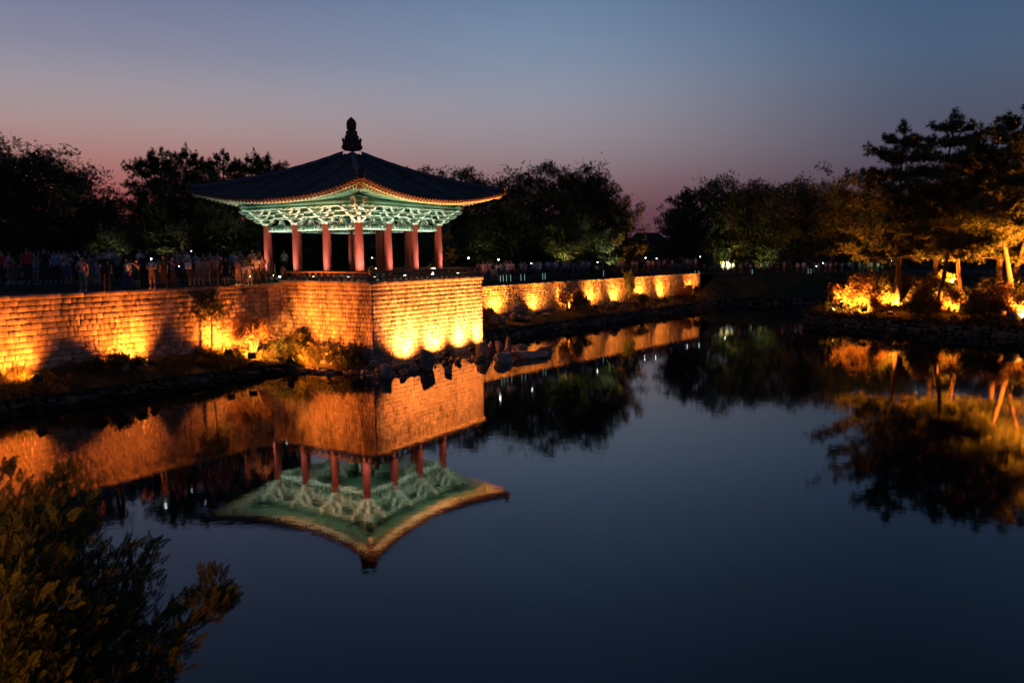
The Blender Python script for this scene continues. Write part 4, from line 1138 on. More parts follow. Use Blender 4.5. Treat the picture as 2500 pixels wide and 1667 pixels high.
for px, off, sc, k, nm, lb in [(1195, 1.2, .6, 0, 'shrub', 'small reddish shrub at the near end of the far wall'), (1398, 1.3, (.85, .85, 1.0), 0, 'shrub', 'brightly lit shrub on the third bay of the far wall'),
        (1424, 1.0, (1.1, 1.1, .8), 1, 'shrub', 'dark mounded shrub right of the brightly lit one'), (1548, .8, (.62, .62, 1.5), 2, 'shrub', 'tall dark columnar shrub covering the far wall to its top'),
        (1575, 1.6, (.8, .8, .62), 1, 'shrub', 'dark rounded shrub right of the tall columnar one'), (1618, 1.1, .35, 3, 'shrub', 'tiny shrub in the sixth lit bay'), (1682, 1.0, (.7, .7, .8), 0, 'shrub', 'leafless looking shrub near the end of the far wall'),
        (1703, 1.4, (.8, .8, .75), 0, 'shrub', 'glowing shrub at the far end of the wall')]:
    p = far_pt(px, off); put_shrub(lb, (p[0], p[1], 1.05), SH[k], rng.uniform(0, 6), sc, G)
# bare branches of a leafless tree against the far wall
bt_ = MB(); r = np.random.default_rng(5)
for i in range(6):
    a = -.6 + .24 * i; tube(bt_, [(0, 0, 0), (a * .8, 0, 1.2), (a * 1.7, .1, 2.6 + .3 * math.sin(i * 3))], [.05, .035, .012], 5)
p = far_pt(1402, .9); q = thing('bare_tree', 'leafless forked tree in front of the far wall behind the lit shrub', 'tree', (*p, 1.1), math.atan2(FD[1], FD[0])); bt_.build('trunk', MT['bark_p'], q)

# grass and weeds on the ledges
def blades(A, B, za, zb, n, h, seed, amp=.07):
    r = np.random.default_rng(seed); A = np.array(A, float); B = np.array(B, float); k = len(A) - 1
    s = r.uniform(0, k, n); j = np.minimum(s.astype(int), k - 1); f = (s - j)[:, None]; t = r.uniform(0.03, .97, n)
    a = A[j] * (1 - f) + A[j + 1] * f; b = B[j] * (1 - f) + B[j + 1] * f
    p = a * (1 - t[:, None]) + b * t[:, None]
    za = np.array(za); zb = np.array(zb); f = f[:, 0]
    z = (za[j] * (1 - f) + za[j + 1] * f) * (1 - t) + (zb[j] * (1 - f) + zb[j + 1] * f) * t
    clump = .55 + .45 * np.sin(p[:, 0] * 2.1 + np.cos(p[:, 1] * 1.7) * 2)
    V = np.array([(-.02, 0, 0), (.02, 0, 0), (.0, 0.18, 1.0), (.16, .1, .75), (.13, .08, .0), (-.14, .1, .8), (-.1, .05, 0), (-.07, .05, 0), (.1, .1, 0)])
    T = [(0, 1, 2), (8, 4, 3), (6, 7, 5)]
    R = np.zeros((n, 3, 3)); an = r.uniform(0, 6.28, n); c, sn = np.cos(an), np.sin(an)
    R[:, 0, 0] = c; R[:, 0, 1] = -sn; R[:, 1, 0] = sn; R[:, 1, 1] = c; R[:, 2, 2] = 1
    mb = MB(); scatter(mb, V, [], T, np.stack([p[:, 0], p[:, 1], z - .04], 1), R, h * r.uniform(.5, 1.3, n) * clump)
    return mb
g = blades(WL[:8], KL[:8], [1.35, 1.4, 1.35, 1.25, 1.15, 1.05, .9, .7], [.5, .5, .5, .5, .45, .35, .25, .1], 24000, .55, 9)
g.merge(blades(WF[:5], KF[:5], [1.2, 1.2, 1.2, 1.25, 1.6], [.72] * 5, 9000, .28, 10))
g.merge(blades([p + d * .3 for p, d in zip(BK[:4], BDIR[:4])], [p + d * 2.2 for p, d in zip(BK[:4], BDIR[:4])], BZ[:4], BZ2[:4], 9000, .13, 12))
n = 5000; rr_ = np.random.default_rng(4)
i_ = rr_.integers(0, 64, n); f_ = rr_.uniform(.02, .5, n)
pp = IP[i_] * (1 - f_[:, None]) + ic * f_[:, None]
zz = .92 + 1.3 * np.minimum(1, f_ * 2.2) ** .8
g.merge(blades(pp[:-1:2], pp[:-1:2] + .3, zz[:-1:2], zz[:-1:2], 2500, .3, 14))
# leafy weeds scattered in clumps along the ledges
r = np.random.default_rng(15); P = []
for i in range(170):
    s_ = r.uniform(0, 6.9); j = int(s_); f = s_ - j; t = r.uniform(.1, 1.0)
    a = np.array(WL[j]) * (1 - f) + np.array(WL[j + 1]) * f; b = np.array(KL[j]) * (1 - f) + np.array(KL[j + 1]) * f; c = a * (1 - t) + b * t
    zc = 1.25 * (1 - t) + .45 * t; k = r.integers(10, 42); w_ = r.uniform(.12, .4)
    P.append(np.stack([c[0] + r.normal(size=k) * w_, c[1] + r.normal(size=k) * w_, zc + np.abs(r.normal(size=k)) * w_ * .7], 1))
for i in range(70):
    s_ = r.uniform(12, 50); q = FA + FD * s_ + FN * r.uniform(.4, 2.8); k = r.integers(8, 26); w_ = r.uniform(.15, .4)
    P.append(np.stack([q[0] + r.normal(size=k) * w_, q[1] + r.normal(size=k) * w_, .95 + np.abs(r.normal(size=k)) * w_ * .6], 1))
for i in range(150):
    q = IP[r.integers(0, 60)]; q = q + (ic - q) * r.uniform(-.005, .05); k = r.integers(10, 40); w_ = r.uniform(.15, .45)
    P.append(np.stack([q[0] + r.normal(size=k) * w_, q[1] + r.normal(size=k) * w_, .9 + np.abs(r.normal(size=k)) * w_ * .7], 1))
P = np.concatenate(P); scatter(g, TWV, TWQ, [], P, rand_rot(len(P), r), r.uniform(.1, .24, len(P)), m=1)
tag(g.build('grass', [MT['grass'], MT['leaf_i']]), 'rough grass and weeds on the ledges below the walls and on the banks', 'grass', kind='stuff')

# ------------------------------------------------------------------ foreground cypress at the lower left
def spray():
    """Flat feathery spray of a cypress: curved axis, alternate forward-pointing side twigs with short jagged tips."""
    V = []; Q = []
    def tip(p, d, L, w):
        s = np.array([-d[1], d[0], 0]); b = len(V)
        V.extend([p - s * w * .4, p + d * L * .5 - s * w, p + d * L, p + d * L * .5 + s * w]); Q.append((b, b + 1, b + 2, b + 3))
    n = 8
    for i in range(n):
        x = .04 + .9 * i / n; base = np.array([x, .07 * math.sin(x * 2.6), .12 * x * x])
        for sg in (-1, 1):
            a = sg * (.85 - .3 * x); L = .36 * (1.05 - x) ** .7 * (.8 + .35 * ((i * 7 + (sg > 0) * 3) % 5) / 4)
            d = np.array([math.cos(a), math.sin(a), .1]); bb = base + [.04 * (sg > 0), 0, 0]
            tip(bb, d, L, .024)
            for j in range(2):
                q = bb + d * L * (.32 + .3 * j)
                for s2 in (-1, 1):
                    a2 = a + s2 * .6; tip(q, np.array([math.cos(a2), math.sin(a2), .22]), L * .5 * (1 - .2 * j), .021)
        tip(base, np.array([1, .05, .12]), .14, .014)
    return np.array(V), Q
SPV, SPQ = spray()
def cypress(label, base, branches, seed, n_per=40, size=.18):
    r = np.random.default_rng(seed); tr = MB(); P = []; Dv = []; S = []
    base = np.array(base, float)
    for (b0, tip_) in branches:
        b0 = np.array(b0, float); tip_ = np.array(tip_, float); L = np.linalg.norm(tip_ - b0)
        mid = (b0 + tip_) / 2 + np.array([0, 0, -.08 * L]) + r.normal(size=3) * .03 * L
        pts = [b0 * (1 - t) ** 2 + 2 * mid * t * (1 - t) + tip_ * t * t for t in np.linspace(0, 1, 8)]
        tube(tr, pts, np.linspace(.02, .003, 8), 5)
        d = (tip_ - b0) / L; nn = int(n_per * min(L, 1.6))
        for _ in range(nn):
            t = r.uniform(.05, 1) ** .55; c = b0 * (1 - t) ** 2 + 2 * mid * t * (1 - t) + tip_ * t * t
            sd = r.normal(size=3); sd -= d * (sd @ d); sd /= np.linalg.norm(sd); sd[2] *= .6
            dv = d * r.uniform(.35, 1.0) + sd * r.uniform(.2, .9) + np.array([0, 0, .22]); dv /= np.linalg.norm(dv)
            rad = (.05 + .26 * (1 - t) ** .7) * r.uniform(0, 1)
            P.append(c + sd * rad); Dv.append(dv); S.append(size * r.uniform(.6, 1.2) * (1 - .25 * t))
    P = np.array(P); Dv = np.array(Dv); S = np.array(S); n = len(P)
    N = r.normal(size=(n, 3)) * .6 + np.array([.2, -.55, .7]); N -= Dv * np.sum(N * Dv, 1)[:, None]; N /= np.linalg.norm(N, axis=1)[:, None]
    R = np.stack([Dv, np.cross(N, Dv), N], 2)
    c = MB(); scatter(c, SPV, SPQ, [], P, R, S)
    root = thing('cypress_tree', label, 'tree', tuple(base))
    for m_ in (tr, c): m_.xf(None, -base)
    tr.build('trunk', MT['bark'], root); c.build('crown', MT['cypress'], root)
    return root, n
def fgp(px, py, y):
    X = (px - 1250) / 1909.2; Z = -(py - 833.5) / 1909.2
    d = np.array(fw) + X * np.array(rt) + Z * np.array(up)
    return np.array([0, 0, CAM_Z]) + d * (y / d[1])
r = np.random.default_rng(61); br = []
tips = [(8, 1136, 6.3), (62, 1165, 6.2), (-30, 1180, 5.9), (128, 1175, 6.3), (172, 1150, 6.5), (205, 1215, 6.3), (228, 1290, 6.2), (235, 1330, 6.0), (90, 1240, 5.8), (30, 1250, 5.6), (150, 1260, 5.8), (250, 1350, 6.2), (300, 1340, 6.3), (328, 1318, 6.4), (378, 1345, 6.4), (360, 1390, 6.3),
        (385, 1440, 6.2), (250, 1400, 5.8), (180, 1340, 5.6), (110, 1350, 5.5), (60, 1330, 5.4), (-20, 1340, 5.3), (330, 1460, 6.0), (440, 1545, 6.0), (400, 1500, 6.0), (420, 1590, 5.8), (435, 1640, 5.8), (350, 1560, 5.7),
        (300, 1520, 5.6), (240, 1480, 5.4), (170, 1450, 5.2), (90, 1440, 5.1), (20, 1420, 5.0), (380, 1660, 5.6), (300, 1620, 5.4), (220, 1580, 5.2), (140, 1540, 5.0), (60, 1520, 4.9), (0, 1500, 4.8), (330, 1720, 5.4), (240, 1680, 5.1), (150, 1650, 4.9), (70, 1620, 4.7), (10, 1600, 4.6), (430, 1720, 5.7), (120, 1720, 4.7), (40, 1700, 4.6)]
axis0 = np.array([-4.6, 6.0, 0.6])
for (a, b, y) in tips:
    t = fgp(a, b, y)
    hgt = t[2]; root_z = max(1.2, hgt - r.uniform(.9, 1.7)); rx = -4.35 + (t[0] + 4.35) * .25
    br.append(((rx, 6.0 + (y - 6.0) * .3, root_z), t))
    for _ in range(1):
        t2 = t + r.normal(size=3) * np.array([.13, .3, .12]) - np.array([.12, 0, .16]); br.append(((rx, 6.0, root_z), t2))
for t0_, t1_ in (((400, 1560, 6.0), (562, 1438, 6.3)), ((500, 1490, 6.2), (505, 1428, 6.25)), ((470, 1510, 6.15), (540, 1478, 6.2)), ((420, 1600, 5.9), (455, 1562, 5.95))):
    for k_ in range(3): br.append((tuple(fgp(*t0_)), fgp(*t1_) + r.normal(size=3) * .035 * k_))
_, nsp = cypress('dark cypress at the lower left corner with orange lit sprays, one branch reaching right', axis0, br, 62)
mb = MB(); tube(mb, [(0, 0, 0), (.15, 0, 1.5), (.25, 0, 3.0), (.2, 0, 4.0)], [.14, .11, .07, .03], 8); mb.build('stem', MT['bark'], _)

def gp(px, py, z):
    """Ground point at height z seen at a frame position (2500 px wide), used to lay things out on their ground planes."""
    X = (px - 1250) / 1909.2; Z = -(py - 833.5) / 1909.2
    d = np.array(fw) + X * np.array(rt) + Z * np.array(up)
    return np.array([0, 0, CAM_Z]) + d * ((z - CAM_Z) / d[2])

# ------------------------------------------------------------------ rocks
def rock(label, px, py, z, w, d, h, seed, boxy=.5, rough=.16, rz=0, tilt=(0, 0), group='rocks at the foot of the pavilion base', sink=.1, sub=2):
    p = gp(px, py, z); s = np.linalg.norm(p - CAMP) / 1909.2
    mb = rock_mb(w * s, d * s, h * s, seed, boxy, rough, sub)
    me = mb.mesh('rock', MT['rock'])
    o = obj('rock', me, None, (p[0], p[1], z - sink), rot=(tilt[0], tilt[1], rz))
    return tag(o, label, 'rock', group)
RK = [
 ('tall twin topped rock standing in the water before the bright wall', 1042, 902, 0, 40, 28, 50, 1, .75, .2, .2),
 ('upright rounded rock directly left of the tall twin topped one', 1010, 905, 0, 20, 16, 22, 2, .6, .1, .4),
 ('rough upright boulder in front at the corner of the pavilion base', 942, 925, 0, 30, 26, 42, 3, .5, .2, 1.0),
 ('long wedge shaped rock between the corner boulder and the twin topped rock', 985, 905, 0, 58, 26, 24, 4, .7, .2, .15),
 ('round topped rock against the corner of the pavilion base', 934, 890, .05, 24, 20, 24, 5, .4, .15, 0),
 ('flat slab lying across the corner of the pavilion base', 895, 888, .15, 44, 26, 14, 6, .85, .1, .3),
 ('dark round boulder left of the flat corner slab', 852, 895, .1, 34, 28, 30, 7, .4, .18, 1.2),
 ('cube shaped stone balancing on its corner in the bright reflection', 1090, 910, 0, 21, 17, 22, 8, 1.0, .03, .5),
 ('thin flat stone just above the water right of the corner boulder', 1010, 918, 0, 34, 22, 5, 9, .5, .2, .1),
 ('small flat stone in the water before the twin topped rock', 1058, 914, 0, 24, 16, 5, 10, .5, .2, .3),
 ('pale flat stones at the waterline under the corner boulder', 925, 935, 0, 32, 24, 5, 11, .5, .25, .1),
 ('big rounded rock at the right corner of the bright wall', 1182, 873, 0, 34, 28, 42, 12, .45, .18, .6),
 ('small rounded rock behind the big one at the right corner', 1199, 862, 0, 17, 14, 34, 13, .5, .15, .2),
 ('upright split rock in the middle of the right hand group', 1219, 862, 0, 24, 18, 38, 14, .7, .2, .9),
 ('small pointed rock at the back of the right hand group', 1241, 858, 0, 15, 12, 42, 15, .7, .12, .2),
 ('dark upright rock behind the pyramid shaped one', 1240, 866, 0, 20, 16, 34, 16, .5, .12, 1.2),
 ('fan shaped tilted rock at the right of the group', 1262, 862, 0, 32, 14, 38, 17, .8, .12, .2),
 ('pyramid shaped pale rock in front of the right hand group', 1232, 884, 0, 56, 40, 34, 18, .1, .12, .5),
 ('long flat dark slab at the right end of the rocks', 1292, 874, 0, 92, 44, 26, 19, .9, .1, .1),
 ('low dark slab behind the long flat one', 1325, 862, 0, 50, 26, 20, 20, .8, .1, .1),
 ('squared rock against the left side of the pavilion base', 778, 868, .45, 54, 34, 34, 21, 1.0, .06, .1),
 ('orange lit rock at the water below the squared rock', 797, 900, .05, 36, 26, 30, 22, .4, .22, .3),
 ('small orange lit rock at the left of the rubble bank', 728, 897, .1, 28, 22, 22, 23, .4, .22, .3),
 ('little pointed rock beside the small orange lit one', 756, 899, .1, 22, 18, 20, 24, .3, .15, .3),
 ('flat stone at the waterline in the middle of the rubble bank', 786, 912, 0, 26, 20, 8, 25, .9, .1, .2),
 ('block at the waterline right of the middle of the rubble bank', 862, 912, 0, 20, 16, 14, 26, 1.0, .08, .2),
 ('block at the waterline next to the corner boulder', 889, 913, 0, 22, 16, 16, 27, .9, .1, .7),
 ('slanting stone above the waterline blocks', 872, 902, .05, 26, 18, 16, 28, .8, .12, .5),
 ('rounded stone behind the corner boulder', 912, 900, .1, 30, 22, 24, 29, .5, .2, .5),
 ('small stone on the water under the corner slab', 905, 922, 0, 24, 18, 14, 30, .7, .2, .5),
]
for (lb, px, py, z, w_, d_, h_, sd, bx, rg, rz_) in RK:
    kw = {}
    if sd == 8: kw = dict(tilt=(.0, PI / 4), sink=-.02)
    if sd == 17: kw = dict(tilt=(0, .45))
    rock(lb, px, py, z, w_, d_, h_, sd, bx, rg, rz_, sub=3 if w_ > 25 else 2, **kw)
r = np.random.default_rng(98)
WH = ['at the left end of the rubble bank', 'under the squared rock', 'left of the corner boulder', 'before the wedge shaped rock', 'between the first two water floodlights', 'left of the big rock at the right corner', 'among the right hand group']
XS = [(700, 740), (745, 800), (830, 930), (950, 1020), (1050, 1130), (1140, 1180), (1190, 1280)]
SZ = ['smallest angular stone ', 'second angular stone ', 'third angular stone ', 'largest angular stone ']
for gi, (nm, (x0, x1)) in enumerate(zip(WH, XS)):
    for k in range(4):
        px = x0 + (x1 - x0) * (k + .5) / 4 + r.uniform(-3, 3)
        py = np.interp(px, [700, 800, 900, 1000, 1100, 1180, 1280], [892, 903, 912, 905, 884, 872, 862]) + r.uniform(-3, 8)
        rock(SZ[k] + nm, px, py, 0, 9 + 3.2 * k, 8 + 2.5 * k, 8 + 3 * k + r.uniform(0, 4), 400 + gi * 7 + k, .85, .22, r.uniform(0, 3), (r.uniform(-.3, .3), r.uniform(-.3, .3)))
# loose rubble at the waterline
rb = MB(); r = np.random.default_rng(99)
for i in range(90):
    s = r.uniform(0, 1); px = 690 + 300 * s; py = 896 + 22 * s + r.uniform(-10, 12)
    p = gp(px, py, 0); q = rock_mb(r.uniform(.15, .4), r.uniform(.15, .4), r.uniform(.1, .3), 300 + i, .7, .15, 1)
    rb.merge(q, rotz(r.uniform(0, 6)), (p[0], p[1], -.04))
tag(rb.build('rubble', MT['kerb_i']), 'loose rubble stones heaped along the waterline at the corner of the pavilion base', 'rubble', kind='stuff')
G = 'rocks on the left ledge'
for lb, a, off, w_, h_, sd in [('left one of the two dark upright rocks on the left ledge', 4.9, 1.2, .5, .55, 41), ('right and larger one of the two dark upright rocks on the left ledge', 5.55, 1.3, .62, .7, 42), ('low dark rock at the near end of the left ledge', -3.0, 1.4, .6, .4, 43)]:
    p = TL - LW * 15.85 + LW * a + LN * off
    o = rock_mb(w_, w_ * .8, h_, sd, .7, .15, 2).build('rock', MT['rock'], loc=(p[0], p[1], .95)); tag(o, lb, 'rock', G)
G = 'rocks in front of the far wall'
for lb, px, off, w_, h_, sd in [('first jagged rock at the near end of the far wall', 1212, 1.5, 1.1, .8, 51), ('second jagged rock near the pavilion, in front of the first far wall floodlight', 1234, 1.6, .9, .6, 52), ('tilted slab rock between the first two lit bays', 1262, 1.2, .7, .7, 53),
        ('low rock right of the tilted slab', 1280, 1.6, 1.2, .5, 54), ('dark flat rock between the first two lit bays', 1292, 1.8, 1.0, .35, 55), ('pale knobbly rock right of the second lit bay', 1346, 1.5, .9, .5, 56), ('rounded boulder in front of the fourth lit bay', 1508, 1.4, 1.15, .85, 57),
        ('small stone in front of the third lit bay', 1492, 1.2, .5, .4, 58), ('small stone beside the tall columnar shrub', 1530, 1.3, .6, .35, 59)]:
    p = far_pt(px, off); o = rock_mb(w_, w_ * .8, h_, sd, .4, .25, 2).build('rock', MT['rock'], loc=(p[0], p[1], .95), rz=sd); tag(o, lb, 'rock', G)
G = 'rocks on the island'
for lb, x, y, z, w_, h_, sd in [('dark rock shielding the floodlight at the left of the island', 29.6, 66.9, 1.0, .8, .4, 61), ('dark rock in front of the right hand island floodlight', 37.6, 58.1, 1.2, 1.3, .8, 62), ('flat topped rock lit yellow at the right of the island', 37.4, 59.6, 1.6, 1.0, .4, 63)]:
    o = rock_mb(w_, w_ * .8, h_, sd, .5, .2, 2).build('rock', MT['rock'], loc=(x, y, z), rz=sd); tag(o, lb, 'rock', G)

# ------------------------------------------------------------------ floodlights
SODI = (1.0, .29, .025); SOD = (1.0, .195, .016); SOD2 = (1.0, .26, .03)
hm = MB(); box(hm, (0, 0, .27), (.2, .1, .15)); box(hm, (0, -.12, .27), (.15, .03, .11)); 
for i in range(5): box(hm, (-.14 + .07 * i, -.165, .27), (.008, .02, .1))
FL_BODY = hm.mesh('housing', MT['metal'])
hm = MB(); box(hm, (0, .104, .27), (.17, .006, .12)); FL_GL = hm.mesh('lamp_glass', MT['glass_o']); 
hm = MB(); box(hm, (0, .104, .27), (.17, .006, .12)); FL_GW = hm.mesh('lamp_glass', MT['glass_d'])
hm = MB(); box(hm, (-.22, 0, .16), (.012, .03, .16)); box(hm, (.22, 0, .16), (.012, .03, .16)); box(hm, (0, 0, .012), (.23, .05, .012)); FL_ST = hm.mesh('mount', MT['metal'])
def flood(label, loc, target, energy, color, size=70, group='garden floodlights', blend=.7, white=False, sc=1.0, radius=.1, cut=0):
    loc = np.array(loc, float); t = np.array(target, float); d = t - loc; rz = math.atan2(d[1], d[0]) - PI / 2
    root = thing('floodlight', label, 'floodlight', tuple(loc), rz, group)
    el = math.atan2(d[2] - .27, math.hypot(d[0], d[1]))
    h = obj('housing', FL_BODY, root); g_ = obj('lamp_glass', FL_GW if white else FL_GL, h); obj('mount', FL_ST, root)
    h.location = (0, 0, .27 - .27 * math.cos(el) ); h.rotation_euler = (el, 0, 0)
    h.location = Vector((0, 0, .27)) - Matrix.Rotation(el, 3, 'X') @ Vector((0, 0, .27))
    dn = d.copy(); dn[2] -= .27; dn /= np.linalg.norm(dn)
    spot(root, loc + np.array([0, 0, .27]) + dn * .16, t, energy * (.65 if white else 5.5), color, size, blend, radius)
    return root
def wl_pt(a, off, z): p = TL - LW * 15.85 + LW * a + LN * off; return np.array([p[0], p[1], z])
E1 = 420
flood('first floodlight from the left, half hidden in lit weeds at the left edge', wl_pt(.6, 1.6, 1.0), wl_pt(-.3, 0, 2.6), E1 * 1.5, SOD, 140, blend=1.0)
flood('floodlight on the ledge in front of the long left wall, right of two dark rocks', wl_pt(6.2, 1.45, 1.05), wl_pt(5.4, 0, 2.6), E1 * 1.65, SOD, 140, blend=1.0)
flood('dark backed floodlight left of the glowing round bush', wl_pt(10.8, 1.45, 1.0), wl_pt(11.2, 0, 2.6), E1 * 1.3, SOD, 140, blend=1.0)
flood('floodlight hidden in the glowing round bush', (-14.55, 43.35, .8), (-14.8, 45.2, 2.0), E1 * 1.9, SOD2, 150)
flood('assumed floodlight behind the orange rocks aimed at the left side of the pavilion base', (-12.55, 43.9, .45), (*(T_ + dL * 2.4), 2.7), E1 * 1.9, SOD, 150)  # unseen lamp, assumed from the orange light on the base's left face
def rf(s, off, z): p = T_ + dR * s - dL * off; return np.array([p[0], p[1], z])
for s, off, tz, e, lb in ((2.5, 1.15, 1.9, 1.0, 'first floodlight standing in the water before the bright wall, beside the twin topped rock'), (5.4, 1.0, 1.9, 1.0, 'second floodlight before the bright wall, right of the twin topped rock'),
        (8.2, 1.0, 1.9, .95, 'third floodlight before the bright wall, a dark upright shape alone in the water'), (10.5, 1.0, 1.9, .8, 'fourth floodlight before the bright wall, behind the right hand rocks')):
    flood(lb, rf(s, off + .15, .12), rf(s + .3, 0, 2.3), 1700 * e, (1.0, .26, .045), 136, sc=1.2, blend=1.0)
FL = [(1226, 1.0), (1322, .7), (1396, .75), (1463, .8), (1519, .75), (1578, .9), (1631, .9), (1702, .8)]
ORD = ['first', 'second', 'third', 'fourth', 'fifth', 'sixth', 'seventh', 'eighth']
for i, (px, e) in enumerate(FL):
    p = far_pt(px, .95); q = far_pt(px, .0)
    flood(ORD[i] + ' floodlight along the far wall counted from the pavilion', (*p, 1.05), (*q, 4.6), 1150 * e, (1.0, .27, .03), 136, blend=1.0)
flood('bright floodlight at the left tip of the island', (30.1, 66.6, 1.25), (31.0, 70.2, 3.0), 1500, SODI, 140)
flood('yellow glowing floodlight at the right of the island', (37.9, 58.0, 1.35), (39.0, 61.0, 4.0), 450, SOD2, 130)
flood('floodlight behind the flat yellow lit rock on the island', (37.7, 57.2, 1.1), (41.0, 66.0, 11.5), 5000, SODI, 100)  # moved forward to the shore and aimed up to light the pine crowns
flood('assumed floodlight among the middle shrubs of the island aimed into the low pine', (31.5, 64.9, 1.05), (33.4, 67.0, 9.5), 3200, SODI, 110)  # hidden lamp, assumed from the orange light in the pine crowns
flood('assumed floodlight behind the maple shrubs aimed into the tallest pines', (34.5, 60.9, 1.05), (37.8, 67.5, 11.5), 3800, SODI, 100)  # another assumed lamp, set on the shore to reach the higher crowns
flood('added unseen floodlight behind the island shrubs brightening the upper pine crowns', (36.6, 65.0, 3.4), (35.8, 67.8, 14.0), 5000, SODI, 140)  # extra lamp put in only to lift the dark upper crowns
flood('added unseen floodlight beyond the right edge of the picture brightening the pines', (42.8, 51.3, 1.15), (41.0, 66.5, 11.5), 48000, SODI, 70)  # no known source here, added to light the crowns from the front
flood('added floodlight at the very tip of the island brightening the left pine', (28.4, 69.0, 1.05), (33.5, 66.0, 9.5), 2600, SODI, 90)  # added fill lamp, brightens the pine from its left side
YG = (.85, .8, .3); WG = (.95, .9, .55)
UPL_ASSUMED = [(-25.5, 50.5, 5.4, -26.5, 52.0, 9, 330, WG, 'assumed uplight under the tree at the far left'), (-24.0, 54.0, 5.4, -24.0, 56.0, 11, 420, WG, 'assumed uplight under the bushy pine left of the pavilion'),
       (-19.5, 53.5, 5.4, -19.0, 56, 10, 260, WG, 'assumed uplight under the trees beside the left columns'), (-5.5, 70, 5.0, -6.5, 73, 9, 300, (1, .7, .3), 'assumed uplight in the shrubs behind the pavilion'),
       (5.5, 81, 4.5, 6.0, 84, 9, 1500, (1, .75, .25), 'assumed uplight under the yellow lit tree of the centre group'), (10.0, 81.5, 4.5, 10.6, 84, 9, 1700, WG, 'assumed uplight under the pale trunked tree near the gap'),
       (-2.0, 78, 4.5, -2, 82, 9, 700, (.9, .8, .35), 'assumed uplight behind the near end of the far wall'), (29.5, 108, 3.6, 31, 112, 8, 2600, (.9, .85, .3), 'assumed uplight under the low yellow green tree of the far crowd'), (35.0, 109, 3.6, 36, 112, 7, 1500, YG, 'assumed uplight under the low green tree of the far crowd'),
       (49, 104, 3.6, 50, 110, 8, 500, (.5, .9, .3), 'assumed uplight under the dark trees left of the island')]
for x, y, z, tx, ty, tz, e, c, lb in UPL_ASSUMED:
    flood(lb, (x, y, z), (tx, ty, tz), e, c, 95, 'assumed uplights under the park trees', white=True)  # lamps assumed from the uplit foliage, the fixtures themselves unseen
flood('assumed unseen floodlight on the near bank shining down on the corner cypress', (-3.9, 1.75, 4.95), (-3.3, 5.6, 3.8), 78, (1.0, .24, .02), 140)  # added out-of-view lamp, assumed from the orange light on the sprays

# small uplights on the deck
um = MB(); lathe(um, [(.1, 0), (.12, .05), (.12, .14), (.09, .17)], 12); UM = um.mesh('housing', MT['metal'])
um = MB(); lathe(um, [(.095, .165), (.08, .2), (.04, .225), (0, .23)], 12); UG = um.mesh('lamp_glass', MT['glass_w'])
UPW = (1.0, .92, .74)
i = 0
names_u = ['on the left side of the deck', 'on the right side of the deck', 'on the far side of the deck', 'on the back side of the deck']
for sd in range(4):
    R = rotz(sd * PI / 2)
    for j, u in enumerate((-4.3, -1.45, 1.45, 4.3) if sd in (0, 3) else (-2.7, 2.7)):
        # side 0 faces -dL (right face seen), side 3 faces -dR (left face seen)
        v = 5.35 if sd in (0, 3) else 5.1
        p = R @ np.array([u, -v, 0]); 
        P = PC + dR * p[0] + dL * p[1]
        t = R @ np.array([u * .93, -HC - .1, 0]); tp = PC + dR * t[0] + dL * t[1]
        root = thing('uplight', '%s small round uplight %s' % (['first', 'second', 'third', 'fourth'][j], ['along the right edge of the deck', 'at the far right of the deck', 'at the back of the deck', 'along the left edge of the deck'][sd]), 'uplight', (*P, DECK), 0, 'deck uplights of the pavilion')
        obj('housing', UM, root); obj('lamp_glass', UG, root)
        spot(root, (*P, DECK + .26), (*tp, DECK + 3.6), 560 if sd in (0, 3) else 320, UPW, 125, .8, .06)
for a, b, c in ((-4.6, -4.6, 150),):
    P = PC + dR * a + dL * b

# ------------------------------------------------------------------ conduit pipe, twig, posts
p = TL - LW * 1.15 + LN * .14
r_ = thing('drain_pipe', 'thin vertical pipe on the left wall just before the pavilion base', 'pipe', (*p, 1.1)); mb = MB(); tube(mb, [(0, 0, 0), (0, 0, 3.4)], .04, 8); mb.build('pipe', MT['metal'], r_)
mb = MB()
for z in (.6, 1.9, 3.1): box(mb, (0, 0, z), (.06, .06, .02))
mb.build('clamp', MT['metal'], r_)
p = gp(1150, 868, .12); r_ = thing('driftwood', 'bare crooked branch lying in the water before the bright wall', 'branch', tuple(p))
mb = MB(); tube(mb, [(-1.8, -1.1, .0), (-.9, -.6, .1), (-.2, -.2, .12), (.4, .1, .3), (.5, .15, .75)], [.03, .028, .025, .02, .008], 5)
tube(mb, [(.4, .1, .3), (.9, .3, .35)], [.02, .008], 4); tube(mb, [(.35, .1, .28), (.15, 0, .6), (-.1, 0, .8)], [.018, .012, .006], 4); tube(mb, [(-.2, -.2, .12), (.2, -.4, -.1)], [.02, .015], 4); mb.build('twig', MT['bark'], r_)

